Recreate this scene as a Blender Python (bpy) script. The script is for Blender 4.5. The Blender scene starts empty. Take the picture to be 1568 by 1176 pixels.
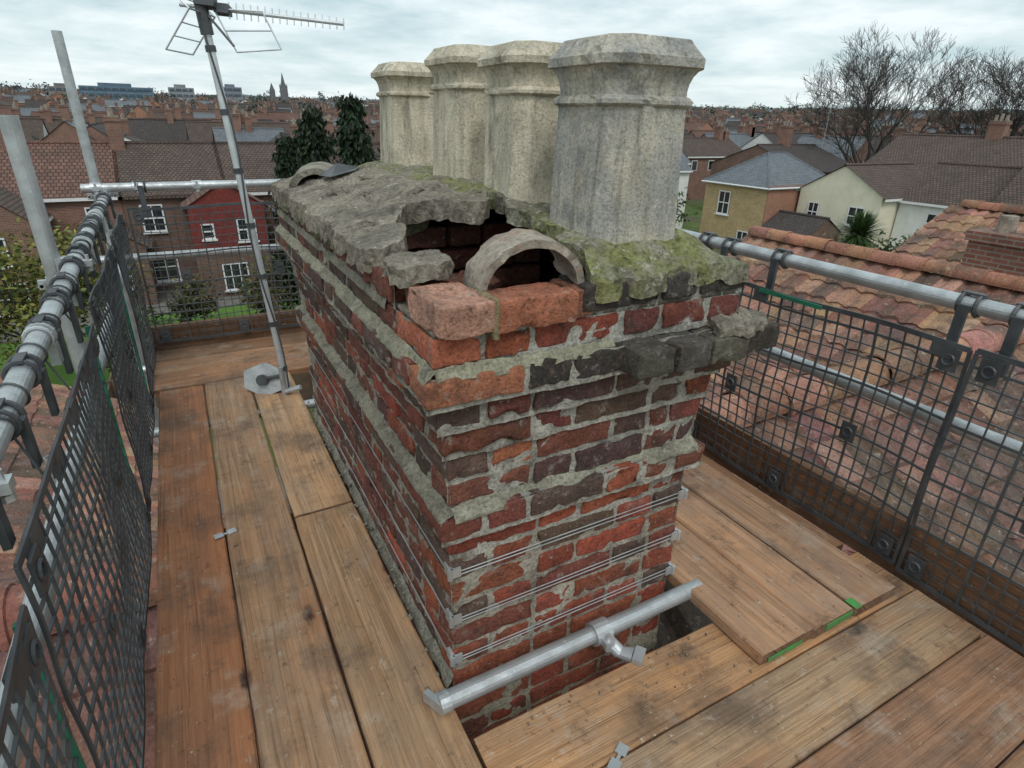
import bpy, math, random
import numpy as np
from mathutils import Vector, Matrix, noise
random.seed(7)
R=random.random
def U(a,b): return random.uniform(a,b)
scene=bpy.context.scene
scene.view_settings.view_transform='Standard'
scene.view_settings.look='None'
scene.view_settings.exposure=0

# ---------------------------------------------------------------- materials
def newmat(name,rough=.8,metal=0.,spec=.5):
    m=bpy.data.materials.new(name); m.use_nodes=True
    nt=m.node_tree; b=nt.nodes['Principled BSDF']
    b.inputs['Roughness'].default_value=rough
    b.inputs['Metallic'].default_value=metal
    b.inputs['Specular IOR Level'].default_value=spec
    return m,nt,b
def nd(nt,t,**k):
    n=nt.nodes.new(t)
    for a,v in k.items(): setattr(n,a,v)
    return n
def c4(c): return (c[0],c[1],c[2],1)
def mixc(nt,fac,a,b,mode='MIX'):
    n=nt.nodes.new('ShaderNodeMix'); n.data_type='RGBA'; n.blend_type=mode
    for sock,v in ((n.inputs[0],fac),(n.inputs[6],a),(n.inputs[7],b)):
        if isinstance(v,bpy.types.NodeSocket): nt.links.new(v,sock)
        elif isinstance(v,(int,float)): sock.default_value=v
        else: sock.default_value=c4(v)
    return n.outputs[2]
def noisen(nt,vec,scale,detail=4,rough=.6,dist=0):
    n=nd(nt,'ShaderNodeTexNoise'); n.inputs['Scale'].default_value=scale
    n.inputs['Detail'].default_value=detail; n.inputs['Roughness'].default_value=rough
    n.inputs['Distortion'].default_value=dist
    nt.links.new(vec,n.inputs['Vector']); return n.outputs['Fac']
def rng(nt,fac,lo,hi,a=0,b=1):
    n=nd(nt,'ShaderNodeMapRange'); n.inputs[1].default_value=lo;n.inputs[2].default_value=hi
    n.inputs[3].default_value=a;n.inputs[4].default_value=b
    nt.links.new(fac,n.inputs[0]); return n.outputs[0]
def bumpn(nt,b,h,dist,strength=1.):
    n=nd(nt,'ShaderNodeBump'); n.inputs['Strength'].default_value=strength
    n.inputs['Distance'].default_value=dist
    nt.links.new(h,n.inputs['Height'])
    old=b.inputs['Normal'].links
    if old: nt.links.new(old[0].from_socket,n.inputs['Normal'])
    nt.links.new(n.outputs[0],b.inputs['Normal'])
def surf(name,A,B,scale=10,rough=.85,metal=0,bump=.002,bscale=60,patches=(),usecol=False,coord='Object',spec=.4,rvar=0,lo=.35,hi=.65,grit=0,streak=None):
    m,nt,b=newmat(name,rough,metal,spec)
    tc=nd(nt,'ShaderNodeTexCoord'); vec=tc.outputs[coord]
    f=rng(nt,noisen(nt,vec,scale,5),lo,hi)
    col=mixc(nt,f,A,B)
    if usecol:
        at=nd(nt,'ShaderNodeAttribute',attribute_name='Col')
        col=mixc(nt,1.,col,at.outputs['Color'],'MULTIPLY')
    for i,(pc,ps,lo2,hi2,st) in enumerate(patches):
        mp=nd(nt,'ShaderNodeMapping'); mp.inputs['Location'].default_value=(i*3.7+1,i*1.3,i*5.1)
        nt.links.new(vec,mp.inputs['Vector'])
        fp=rng(nt,noisen(nt,mp.outputs[0],ps,5,.7),lo2,hi2,0,st)
        col=mixc(nt,fp,col,pc)
    if streak:
        for (pc,sx,sz,lo2,hi2,st) in streak:
            mp=nd(nt,'ShaderNodeMapping'); mp.inputs['Scale'].default_value=(sx,sx,sz); mp.inputs['Location'].default_value=(sx*.13,0,0)
            nt.links.new(vec,mp.inputs['Vector'])
            col=mixc(nt,rng(nt,noisen(nt,mp.outputs[0],1,5,.65,.4),lo2,hi2,0,st),col,pc)
    bn=None
    if bump: bn=noisen(nt,vec,bscale,5,.7)
    if grit and bn is not None:
        g=rng(nt,bn,.34,.56,1-grit,1.0+grit*.35); 
        cc=nd(nt,'ShaderNodeCombineXYZ')
        for i in range(3): nt.links.new(g,cc.inputs[i])
        col=mixc(nt,1.,col,cc.outputs[0],'MULTIPLY')
    nt.links.new(col,b.inputs['Base Color'])
    if bump: bumpn(nt,b,bn,bump)
    if rvar:
        nt.links.new(rng(nt,noisen(nt,vec,scale*2),.3,.7,rough-rvar,rough+rvar),b.inputs['Roughness'])
    return m
def brickmat(name,c1,c2,mort,w=.225,h=.075,ms=.012,dirt=.5,bump=.004,rough=.9,dirtcol=(.03,.025,.02)):
    m,nt,b=newmat(name,rough)
    tc=nd(nt,'ShaderNodeTexCoord'); vec=tc.outputs['UV']
    t=nd(nt,'ShaderNodeTexBrick'); nt.links.new(vec,t.inputs['Vector'])
    t.inputs['Color1'].default_value=c4(c1);t.inputs['Color2'].default_value=c4(c2);t.inputs['Mortar'].default_value=c4(mort)
    t.inputs['Scale'].default_value=1;t.inputs['Mortar Size'].default_value=ms
    t.inputs['Brick Width'].default_value=w;t.inputs['Row Height'].default_value=h
    col=t.outputs['Color']
    f=rng(nt,noisen(nt,tc.outputs['Object'],.9,5,.7),.42,.75,0,dirt)
    col=mixc(nt,f,col,dirtcol)
    f=rng(nt,noisen(nt,tc.outputs['Object'],7,4,.7),.5,.8,0,.35)
    col=mixc(nt,f,col,(.22,.19,.16))
    nt.links.new(col,b.inputs['Base Color'])
    bumpn(nt,b,t.outputs['Fac'],-bump)
    return m
def woodmat(name):
    m,nt,b=newmat(name,.8,0,.25)
    uv=nd(nt,'ShaderNodeUVMap'); uv.uv_map='UVMap'
    def mp(sx,sy,lx=0):
        n=nd(nt,'ShaderNodeMapping'); n.inputs['Scale'].default_value=(sx,sy,1); n.inputs['Location'].default_value=(lx,lx*.3,0)
        nt.links.new(uv.outputs[0],n.inputs['Vector']); return n.outputs[0]
    g1=noisen(nt,mp(.8,34),1,6,.6,2.2)
    g2=noisen(nt,mp(.9,8,3),1,5,.6,1.8)
    g3=noisen(nt,mp(3.2,7,9),1,6,.68)
    g4=noisen(nt,mp(3,190,4),1,3,.7,.4)
    g5=noisen(nt,mp(12,20,13),1,5,.7)
    col=mixc(nt,rng(nt,g1,.30,.66),(.235,.145,.09),(.50,.355,.24))
    col=mixc(nt,rng(nt,g2,.42,.64,0,.6),col,(.50,.30,.165))
    col=mixc(nt,rng(nt,g3,.46,.64,0,.7),col,(.31,.235,.18))
    at=nd(nt,'ShaderNodeAttribute',attribute_name='Col')
    col=mixc(nt,1.,col,at.outputs['Color'],'MULTIPLY')
    col=mixc(nt,rng(nt,g4,.58,.70,0,.55),col,(.09,.055,.035))
    v=nd(nt,'ShaderNodeTexVoronoi'); v.inputs['Scale'].default_value=1
    dm=nd(nt,'ShaderNodeVectorMath',operation='ADD')
    nt.links.new(mp(2.3,5.6,1),dm.inputs[0])
    nn=nd(nt,'ShaderNodeTexNoise'); nn.inputs['Scale'].default_value=3; nt.links.new(mp(8,20,5),nn.inputs['Vector'])
    sc=nd(nt,'ShaderNodeVectorMath',operation='SCALE'); sc.inputs['Scale'].default_value=.1; nt.links.new(nn.outputs['Color'],sc.inputs[0])
    nt.links.new(sc.outputs[0],dm.inputs[1]); nt.links.new(dm.outputs[0],v.inputs['Vector'])
    col=mixc(nt,rng(nt,v.outputs['Distance'],.1,.36,.55,0),col,(.30,.135,.065))
    col=mixc(nt,rng(nt,v.outputs['Distance'],.065,.12,.95,0),col,(.05,.027,.017))
    tc=nd(nt,'ShaderNodeTexCoord')
    col=mixc(nt,rng(nt,noisen(nt,tc.outputs['Object'],2.3,6,.7),.50,.64,0,.68),col,(.115,.08,.06))
    col=mixc(nt,rng(nt,noisen(nt,tc.outputs['Object'],5.5,6,.7),.55,.68,0,.42),col,(.48,.41,.33))
    col=mixc(nt,rng(nt,noisen(nt,tc.outputs['Object'],9,5,.72),.58,.68,0,.6),col,(.13,.085,.06))
    col=mixc(nt,rng(nt,g5,.61,.70,0,.5),col,(.58,.50,.40))
    col=mixc(nt,rng(nt,noisen(nt,tc.outputs['Object'],46,4,.75),.66,.70,0,.8),col,(.60,.56,.48))
    col=mixc(nt,rng(nt,noisen(nt,tc.outputs['Object'],60,4,.75),.65,.70,0,.8),col,(.05,.035,.025))
    col=mixc(nt,rng(nt,noisen(nt,tc.outputs['Object'],17,5,.75),.61,.70,0,.75),col,(.065,.045,.033))
    nt.links.new(col,b.inputs['Base Color'])
    nt.links.new(rng(nt,g3,.3,.7,.62,.9),b.inputs['Roughness'])
    bumpn(nt,b,g1,.005); bumpn(nt,b,g4,.003)
    return m

MT={}
MT['brick']=surf('weathered_brick',(1.1,1.1,1.1),(.64,.60,.57),26,.92,0,.008,120,
   patches=[((.06,.047,.041),8,.50,.66,.6),((.42,.39,.33),30,.58,.68,.6),((.12,.13,.06),13,.62,.76,.35),((.33,.18,.13),60,.56,.72,.4),((.03,.024,.02),75,.60,.68,.7),((.36,.34,.30),7,.60,.72,.35)],usecol=True,lo=.3,hi=.7,grit=.45)
MT['mortar']=surf('lime_mortar',(.58,.55,.48),(.34,.32,.275),18,.95,0,.012,110,
   patches=[((.12,.11,.09),7,.52,.67,.62),((.19,.20,.10),11,.60,.74,.45),((.72,.69,.62),30,.60,.72,.6),((.06,.055,.045),60,.60,.68,.6)],usecol=True,grit=.45)
MT['cement']=surf('weathered_cement',(.38,.33,.26),(.21,.183,.147),7,.95,0,.014,80,
   patches=[((.085,.073,.06),5,.52,.66,.65),((.52,.46,.37),15,.56,.69,.6),((.62,.57,.48),44,.60,.68,.7),((.05,.044,.038),30,.60,.70,.7),((.19,.195,.09),9,.60,.72,.45)],grit=.45)
MT['moss']=surf('mossy_cement',(.38,.35,.27),(.21,.19,.14),10,.95,0,.018,75,
   patches=[((.27,.28,.075),6,.48,.60,.72),((.13,.15,.04),15,.54,.64,.65),((.58,.55,.46),34,.57,.66,.75),((.055,.05,.04),9,.56,.68,.7),((.04,.038,.03),45,.60,.68,.7)],grit=.5)
PS=[((.13,.115,.09),26,3.2,.50,.68,.6),((.85,.78,.63),30,4.,.56,.70,.45),((.36,.30,.20),14,2.2,.52,.68,.4)]
MT['pot']=surf('buff_stoneware_pot',(.74,.655,.51),(.55,.485,.37),8,.9,0,.005,140,
   patches=[((.29,.27,.225),4.,.50,.66,.55),((.19,.16,.12),15,.57,.70,.6),((.86,.80,.66),30,.60,.72,.5),((.13,.12,.10),60,.60,.68,.6)],grit=.3,streak=PS)
MT['potgrey']=surf('grey_stoneware_pot',(.60,.545,.45),(.31,.31,.30),6,.9,0,.005,140,
   patches=[((.19,.20,.205),5.,.52,.64,.65),((.66,.58,.44),8,.54,.66,.65),((.76,.71,.60),36,.60,.70,.55),((.12,.11,.09),13,.60,.72,.55),((.12,.12,.11),60,.60,.68,.55)],grit=.32,streak=PS)
MT['steel']=surf('galvanised_steel',(.60,.62,.63),(.40,.415,.42),14,.45,.6,.001,90,
   patches=[((.74,.74,.72),40,.58,.70,.5),((.19,.16,.12),9,.60,.74,.5)],rvar=.12)
MT['lightsteel']=surf('pale_steel',(.66,.69,.70),(.50,.52,.54),12,.45,.4,.0004,90)
MT['plastic']=surf('dark_grey_plastic',(.042,.046,.052),(.085,.09,.095),12,.5,0,.0003,60,spec=.5)
MT['green']=surf('green_plastic',(.02,.14,.09),(.03,.20,.11),12,.5,0,0)
MT['greenpaint']=surf('green_paint',(.05,.36,.07),(.14,.18,.09),25,.6,0,0)
MT['wood']=woodmat('scaffold_board_wood')
MT['lead']=surf('lead',(.07,.07,.075),(.13,.135,.14),9,.5,.3,.001,40)
MT['terra']=surf('terracotta',(.42,.36,.29),(.24,.20,.165),14,.9,0,.004,90,patches=[((.07,.06,.05),7,.47,.66,.7),((.52,.48,.40),26,.58,.68,.6),((.40,.20,.13),18,.56,.68,.55)],grit=.35)
MT['oldclay']=surf('grey_weathered_clay',(.36,.33,.265),(.21,.19,.15),14,.92,0,.008,90,patches=[((.06,.055,.045),9,.5,.66,.7),((.50,.46,.38),20,.56,.68,.6)],grit=.4)
MT['pantile']=surf('clay_pantile',(1.15,1.15,1.15),(.82,.78,.74),3,.9,0,.006,50,
   patches=[((.08,.065,.055),2.2,.48,.64,.7),((.46,.42,.36),20,.58,.70,.6),((.15,.155,.07),6,.60,.74,.5),((.06,.05,.042),14,.56,.68,.55)],usecol=True,grit=.35)
MT['wallred']=brickmat('red_brickwork',(.30,.115,.075),(.20,.075,.052),(.28,.235,.19))
MT['wallbrown']=brickmat('brown_brickwork',(.22,.10,.065),(.14,.062,.046),(.2,.17,.14))
MT['wallyellow']=brickmat('yellow_brickwork',(.62,.43,.20),(.43,.28,.12),(.46,.38,.26),dirt=.25)
MT['wallorange']=brickmat('orange_brickwork',(.46,.18,.095),(.36,.13,.07),(.35,.26,.2),dirt=.25)
MT['redpaint']=brickmat('red_painted_brickwork',(.25,.04,.033),(.20,.034,.028),(.19,.03,.025),dirt=.35)
MT['tilebrown']=brickmat('brown_roof_tiles',(.17,.11,.085),(.105,.072,.06),(.045,.033,.028),w=.22,h=.2,ms=.03,bump=.02)
MT['tilered']=brickmat('red_roof_tiles',(.23,.115,.085),(.16,.08,.06),(.06,.035,.028),w=.24,h=.3,ms=.03,bump=.02)
MT['tiledark']=brickmat('dark_roof_tiles',(.11,.085,.08),(.07,.057,.055),(.03,.025,.025),w=.22,h=.2,ms=.03,bump=.02)
MT['slate']=brickmat('slate_roof',(.17,.19,.215),(.12,.135,.155),(.05,.055,.06),w=.3,h=.25,ms=.015,bump=.01,rough=.5,dirt=.25)
MT['white']=surf('white_render',(.8,.8,.77),(.7,.7,.66),1.2,.9,0,.003,30,patches=[((.4,.4,.36),2,.55,.8,.4)])
MT['cream']=surf('cream_render',(.78,.73,.56),(.70,.64,.49),1.2,.9,0,.003,30,patches=[((.4,.36,.28),2,.55,.8,.4)])
MT['frame']=surf('white_window_frame',(.8,.8,.79),(.72,.72,.72),3,.5,0,0)
MT['glass'],_nt,_b=newmat('window_glass',.08,0,.8); _b.inputs['Base Color'].default_value=(.03,.035,.04,1)
MT['grass']=surf('grass_ground',(.06,.10,.02),(.11,.15,.035),.6,.95,0,.03,8,patches=[((.10,.085,.06),.12,.45,.6,.9),((.16,.15,.13),.05,.58,.7,.8)])
MT['lawn']=surf('lawn',(.09,.19,.03),(.13,.24,.045),1.5,.95,0,.03,20)
MT['bark']=surf('bark',(.085,.075,.065),(.05,.045,.04),3,.95,0,0)
MT['twig']=surf('twig_bark',(.085,.075,.067),(.05,.043,.038),.3,.95,0,0)
MT['leaf']=surf('foliage',(1,1,1),(.6,.65,.5),2,.7,0,0,usecol=True)
MT['far']=surf('distant_land',(.12,.14,.135),(.17,.175,.17),.02,1,0,0,patches=[((.08,.10,.10),.05,.5,.6,.8),((.22,.22,.22),.08,.62,.7,.6)])  # bluish distance haze is painted into the land colour
MT['farcol']=surf('distant_buildings',(1,1,1),(.8,.8,.8),.3,.9,0,0,usecol=True)
MT['pave']=surf('paving',(.2,.19,.17),(.14,.13,.12),2,.95,0,.01,9)
MT['fence']=surf('fence_timber',(.17,.11,.07),(.10,.075,.055),4,.9,0,.01,20)
MT['black']=surf('cavity_black',(.012,.011,.01),(.03,.026,.022),9,.95,0,.004,40)  # near-black colour that paints in the darkness of the cavity

# ---------------------------------------------------------------- mesh builder
ZV=Vector((0,0,1))
class MB:
    def __init__(s): s.v=[];s.f=[];s.m=[];s.c=[];s.uv=[]
    def poly(s,pts,mat=0,col=(1,1,1),uv=None):
        b=len(s.v); s.v.extend([tuple(p) for p in pts]); s.f.append(tuple(range(b,b+len(pts)))); s.m.append(mat); s.c.append(col); s.uv.append(uv)
    def grid(s,P,mat=0,col=(1,1,1),colf=None,mask=None,flip=False):
        b=len(s.v); nu=len(P); nv=len(P[0])
        for r in P: s.v.extend([tuple(p) for p in r])
        for i in range(nu-1):
            for j in range(nv-1):
                if mask and not mask(i,j): continue
                q=(b+i*nv+j,b+(i+1)*nv+j,b+(i+1)*nv+j+1,b+i*nv+j+1)
                if flip: q=q[::-1]
                s.f.append(q); s.m.append(mat); s.c.append(colf(i,j) if colf else col); s.uv.append(None)
    def obox(s,c,ax,h,mat=0,col=(1,1,1),uvl=None):
        c=Vector(c); b=len(s.v); loc=[]
        for sx in (-1,1):
            for sy in (-1,1):
                for sz in (-1,1):
                    p=c+ax[0]*(h[0]*sx)+ax[1]*(h[1]*sy)+ax[2]*(h[2]*sz)
                    s.v.append(tuple(p)); loc.append((h[0]*sx,h[1]*sy,h[2]*sz))
        for q in ((0,1,3,2),(4,6,7,5),(0,4,5,1),(2,3,7,6),(0,2,6,4),(1,5,7,3)):
            s.f.append(tuple(b+i for i in q)); s.m.append(mat); s.c.append(col)
            if uvl:
                la,ca,ou,ov=uvl; oa=3-la-ca
                s.uv.append([(loc[i][la]+ou, loc[i][ca]+loc[i][oa]+ov) for i in q])
            else: s.uv.append(None)
    def box(s,x0,x1,y0,y1,z0,z1,mat=0,col=(1,1,1),uvl=None):
        s.obox(((x0+x1)/2,(y0+y1)/2,(z0+z1)/2),(Vector((1,0,0)),Vector((0,1,0)),ZV),((x1-x0)/2,(y1-y0)/2,(z1-z0)/2),mat,col,uvl)
    def tube(s,p0,p1,r0,r1=None,n=12,mat=0,col=(1,1,1),cap=True):
        p0=Vector(p0);p1=Vector(p1); r1=r0 if r1 is None else r1
        d=(p1-p0)
        if d.length<1e-6: return
        d.normalize(); a=d.cross(ZV)
        if a.length<.05: a=d.cross(Vector((1,0,0)))
        a.normalize(); c=d.cross(a); b=len(s.v)
        for p,r in ((p0,r0),(p1,r1)):
            for i in range(n):
                t=2*math.pi*i/n; s.v.append(tuple(p+a*(r*math.cos(t))+c*(r*math.sin(t))))
        for i in range(n):
            j=(i+1)%n
            s.f.append((b+i,b+j,b+n+j,b+n+i)); s.m.append(mat); s.c.append(col); s.uv.append(None)
        if cap:
            s.f.append(tuple(b+i for i in range(n))[::-1]); s.m.append(mat); s.c.append(col); s.uv.append(None)
            s.f.append(tuple(b+n+i for i in range(n))); s.m.append(mat); s.c.append(col); s.uv.append(None)
    def hollow(s,p0,p1,r,mat=0,n=20,cap=None):
        s.tube(p0,p1,r,r,n,mat,cap=False)
        s.tube(p0,p1,r-.005,r-.005,n,mat,cap=False)
        d=(Vector(p1)-Vector(p0)).normalized()
        for p in (Vector(p0),Vector(p1)):
            a=d.cross(ZV)
            if a.length<.05: a=d.cross(Vector((1,0,0)))
            a.normalize(); c=d.cross(a)
            for i in range(n):
                t=2*math.pi*i/n;t2=2*math.pi*(i+1)/n
                s.poly([p+(a*math.cos(t)+c*math.sin(t))*r,p+(a*math.cos(t2)+c*math.sin(t2))*r,p+(a*math.cos(t2)+c*math.sin(t2))*(r-.005),p+(a*math.cos(t)+c*math.sin(t))*(r-.005)],mat)
    def torus(s,c,axis,R0,r,mat=0,n=16,k=6,sc=(1,1)):
        c=Vector(c);d=Vector(axis).normalized();a=d.cross(ZV)
        if a.length<.05: a=d.cross(Vector((1,0,0)))
        a.normalize();e=d.cross(a);b=len(s.v)
        for i in range(n):
            t=2*math.pi*i/n;rad=a*math.cos(t)*sc[0]+e*math.sin(t)*sc[1]
            for j in range(k):
                u=2*math.pi*j/k
                s.v.append(tuple(c+rad*(R0+r*math.cos(u))+d*(r*math.sin(u))))
        for i in range(n):
            for j in range(k):
                i2=(i+1)%n;j2=(j+1)%k
                s.f.append((b+i*k+j,b+i2*k+j,b+i2*k+j2,b+i*k+j2)); s.m.append(mat); s.c.append((1,1,1)); s.uv.append(None)
    def build(s,name,mats,parent=None,smooth=False,uv=True):
        me=bpy.data.meshes.new(name); me.from_pydata(s.v,[],s.f)
        for m in mats: me.materials.append(MT[m])
        me.polygons.foreach_set('material_index',s.m)
        nl=len(me.loops)
        cols=np.ones((nl,4),dtype=np.float32); k=0
        for f,c in zip(s.f,s.c):
            cols[k:k+len(f),:3]=c[:3]; k+=len(f)
        ca=me.color_attributes.new('Col','FLOAT_COLOR','CORNER'); ca.data.foreach_set('color',cols.ravel())
        if uv:
            ul=me.uv_layers.new(name='UVMap'); arr=np.zeros((nl,2),dtype=np.float32); k=0
            for f,u in zip(s.f,s.uv):
                if u is None:
                    p=[Vector(s.v[i]) for i in f[:3]]
                    n=(p[1]-p[0]).cross(p[2]-p[0])
                    if n.length<1e-12: n=ZV.copy()
                    n.normalize(); ua=ZV.cross(n)
                    if ua.length<.02: ua=Vector((1,0,0))
                    ua.normalize(); va=n.cross(ua)
                    for j,i in enumerate(f):
                        q=Vector(s.v[i]); arr[k+j]=(q.dot(ua),q.dot(va))
                else:
                    for j in range(len(f)): arr[k+j]=u[j]
                k+=len(f)
            ul.data.foreach_set('uv',arr.ravel())
        if smooth: me.polygons.foreach_set('use_smooth',[True]*len(me.polygons))
        me.update()
        o=bpy.data.objects.new(name,me); scene.collection.objects.link(o)
        if parent: o.parent=parent
        return o
def empty(name):
    o=bpy.data.objects.new(name,None); scene.collection.objects.link(o); return o
def nz(x,y,z,s=1.): return noise.noise(Vector((x*s,y*s,z*s)))

# ---------------------------------------------------------------- chimney bricks
def seg(h,r,n):
    a=[-h,-h+r*.35,-h+r]; b=list(np.linspace(-h+r,h-r,n+1))[1:-1]
    return a+b+[h-r,h-r*.35,h]
def add_brick(mb,c,size,rz,col,r=.007,amp=1.,frog=False,rx=0,ry=0,chip=1.):
    hx,hy,hz=[q/2 for q in size]
    X=seg(hx,r,max(2,int(size[0]/.018)));Y=seg(hy,r,max(2,int(size[1]/.018)));Z=seg(hz,r,3)
    rot=Matrix.Rotation(rz,3,'Z')@Matrix.Rotation(rx,3,'X')@Matrix.Rotation(ry,3,'Y'); c=Vector(c)
    idx={}
    def vert(x,y,z):
        key=(round(x,5),round(y,5),round(z,5))
        if key in idx: return idx[key]
        ix=max(-hx+r,min(hx-r,x));iy=max(-hy+r,min(hy-r,y));iz=max(-hz+r,min(hz-r,z))
        d=Vector((x-ix,y-iy,z-iz))
        p=Vector((ix,iy,iz))
        if d.length>1e-7:
            d.normalize(); p=p+d*r
        if frog and z>hz*.9:
            e=min((hx-abs(x))/.022,(hy-abs(y))/.022)-.6
            p.z-=.012*max(0,min(1,e))
        w=c+rot@p
        dd=d if d.length>.5 else Vector((0,0,0))
        n1=nz(w.x,w.y,w.z,34);n2=nz(w.x+5,w.y,w.z,95)
        edge=sum(1 for q in (hx-abs(x)<r*1.01,hy-abs(y)<r*1.01,hz-abs(z)<r*1.01) if q)
        k=(.0026*n1+.0018*n2)*amp
        if edge>=2: k-=.010*max(0,nz(w.x,w.y+9,w.z,24)-.1)*chip
        w=w+(rot@dd)*k
        mb.v.append(tuple(w)); idx[key]=len(mb.v)-1
        return idx[key]
    def face(A,B,fn,flip):
        for i in range(len(A)-1):
            for j in range(len(B)-1):
                q=[vert(*fn(A[i],B[j])),vert(*fn(A[i+1],B[j])),vert(*fn(A[i+1],B[j+1])),vert(*fn(A[i],B[j+1]))]
                if flip:q=q[::-1]
                mb.f.append(tuple(q));mb.m.append(0);mb.c.append(col);mb.uv.append(None)
    face(X,Y,lambda a,b:(a,b,hz),False);face(X,Y,lambda a,b:(a,b,-hz),True)
    face(X,Z,lambda a,b:(a,-hy,b),False);face(X,Z,lambda a,b:(a,hy,b),True)
    face(Y,Z,lambda a,b:(hx,a,b),False);face(Y,Z,lambda a,b:(-hx,a,b),True)

X0,X1,Y0,Y1=.413,1.149,1.03,2.80
PIT=.073
OFF=[.05,.045,.068,.035,.018,.006,.004,.03]
def off(i): return OFF[i] if i<len(OFF) else 0.
NC=23
def jit(c,a=.22):
    k=1+U(-a,a); return (c[0]*k*(1+U(-.05,.05)),c[1]*k*(1+U(-.12,.12)),c[2]*k*(1+U(-.1,.1)))
RED=(.36,.095,.056);DRED=(.235,.078,.055);ORG=(.46,.16,.09);DARK=(.135,.08,.064);BLK=(.068,.062,.052)
def bcol(face,x,y,i):
    r=R()
    if face=='F':
        if i<=1:
            if x<.80: return jit(ORG if r<.45 else RED)
            return jit(BLK) if r<.6 else jit(DRED)
        if i==2: return jit(ORG if r<.3 else RED) if x<.62 else jit(BLK)
        if i<=5:
            if x<.62: return jit(ORG if r<.35 else RED) if r<.9 else jit(DRED)
            return jit(DARK if r<.38 else DRED if r<.75 else RED)
        if i<=7: return jit(DARK if r<.35 else DRED if r<.7 else RED)
        return jit(RED if r<.7 else DRED if r<.92 else DARK)
    if face=='L':
        near=y<1.3
        if i<=4: return jit(ORG if (near and r<.45) else (DARK if r<.65 else DRED))
        return jit(DARK if r<.4 else DRED if r<.82 else RED)
    return jit(DARK if r<.4 else DRED)
def fill(L,start,jt=.013):
    ls=[];t=0;k=start
    while t<L-.05:
        w=.215 if k%2==0 else .1025
        if t+w>L: w=L-t
        ls.append(w);t+=w+jt;k+=1
    s=(L-jt*(len(ls)-1))/sum(ls)
    out=[];t=0
    for w in ls: out.append((t,t+w*s)); t+=w*s+jt
    return out
chimney=empty('brick_chimney')
bk=MB()
D=.1025;J=.013
for i in range(NC):
    z1=1.04-PIT*i; z0=z1-PIT+.0142; cz=(z0+z1)/2; hz=z1-z0
    o=off(i); xa,xb,ya,yb=X0-o,X1+o,Y0-o,Y1+o
    ev=i%2==0
    sx,ex=(xa,xb) if ev else (xa+D+J,xb-D-J)
    for k,(a,b) in enumerate(fill(ex-sx,0 if ev else 1)):
        cx=sx+(a+b)/2
        if i==0 and cx<.74: continue
        if i==2 and cx>.80: continue
        j=U(-.004,.0045)
        add_brick(bk,(cx,ya+D/2+j,cz+U(-.0015,.0015)),(b-a,D,hz),U(-.012,.012),bcol('F',cx,ya,i),amp=1.6 if i<8 else 1.2,r=U(.004,.008),chip=2.2 if i<8 else 1.5)
    sy,ey=(ya+D+J,yb-D-J) if ev else (ya,yb)
    for k,(a,b) in enumerate(fill(ey-sy,1 if ev else 0)):
        cy=sy+(a+b)/2
        if not(i==0 and cy<1.17):
            add_brick(bk,(xa+D/2+U(-.004,.003),cy,cz+U(-.0015,.0015)),(D,b-a,hz),U(-.012,.012),bcol('L',xa,cy,i),amp=1.3,r=U(.004,.008),chip=1.6)
        if not(i==2) and i<14:
            add_brick(bk,(xb-D/2,cy,cz),(D,b-a,hz),U(-.01,.01),bcol('R',xb,cy,i),amp=1.2)
    for a,b in fill(ex-sx,0):
        if i<4: add_brick(bk,(sx+(a+b)/2,yb-D/2,cz),(b-a,D,hz),0,bcol('B',0,0,i))
for i in range(0,4):
    cz=1.055-PIT*i-PIT/2+.005
    for (a,b) in fill(.55,i%2): add_brick(bk,(.47+(a+b)/2,1.72,cz),(b-a,.1,.061),U(-.03,.03),jit((.20,.08,.055)))
zc=1.04-PIT*2-PIT/2+.005
GB=(.125,.115,.095)
for xx in (.867,.979): add_brick(bk,(xx,1.02,zc+U(-.003,.003)),(.102,.235,.063),U(-.03,.03),jit(GB),amp=1.5,r=.005,chip=2)
add_brick(bk,(1.100,1.020,zc-.004),(.115,.235,.063),-.03,jit(GB),amp=1.5,r=.005,chip=2)
add_brick(bk,(1.225,1.035,zc),(.110,.235,.063),.03,jit(BLK),amp=1.5,r=.005,chip=2)
for k in range(7): add_brick(bk,(1.20,1.27+.225*k,zc),(.13,.215,.063),0,jit(BLK),amp=2)
for k in range(2): add_brick(bk,(1.17,1.10+.225*k,zc-PIT),(.1,.215,.062),0,jit(DARK),amp=2)
add_brick(bk,(.425,1.022,1.010),(.112,.150,.066),.10,(.60,.33,.24),amp=1.6,frog=True,r=.005,rx=.05,chip=2.5)
add_brick(bk,(.585,1.005,1.003),(.185,.10,.066),-.03,(.48,.18,.105),amp=1.8,r=.006,chip=2.5)
add_brick(bk,(.488,.998,1.0),(.016,.09,.085),.05,(.34,.27,.15),amp=1.5,r=.004)
add_brick(bk,(.71,1.03,1.0),(.05,.10,.064),.05,(.3,.13,.08),amp=2.,r=.006,chip=3)
add_brick(bk,(.435,1.145,1.005),(.09,.075,.06),.25,(.36,.14,.09),amp=2,r=.007,chip=3)
add_brick(bk,(.68,1.52,.90),(.2,.1,.065),.5,(.20,.085,.06),amp=2,r=.006,rx=.3)
add_brick(bk,(.55,1.50,.88),(.2,.1,.065),-.2,(.22,.095,.065),amp=2,r=.006,ry=.2)
add_brick(bk,(.60,1.30,.86),(.1,.2,.065),.6,(.15,.075,.055),amp=2,r=.006,rx=-.2)
bk.build('brickwork',['brick'],chimney,smooth=True,uv=False)
mo=MB()
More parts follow.
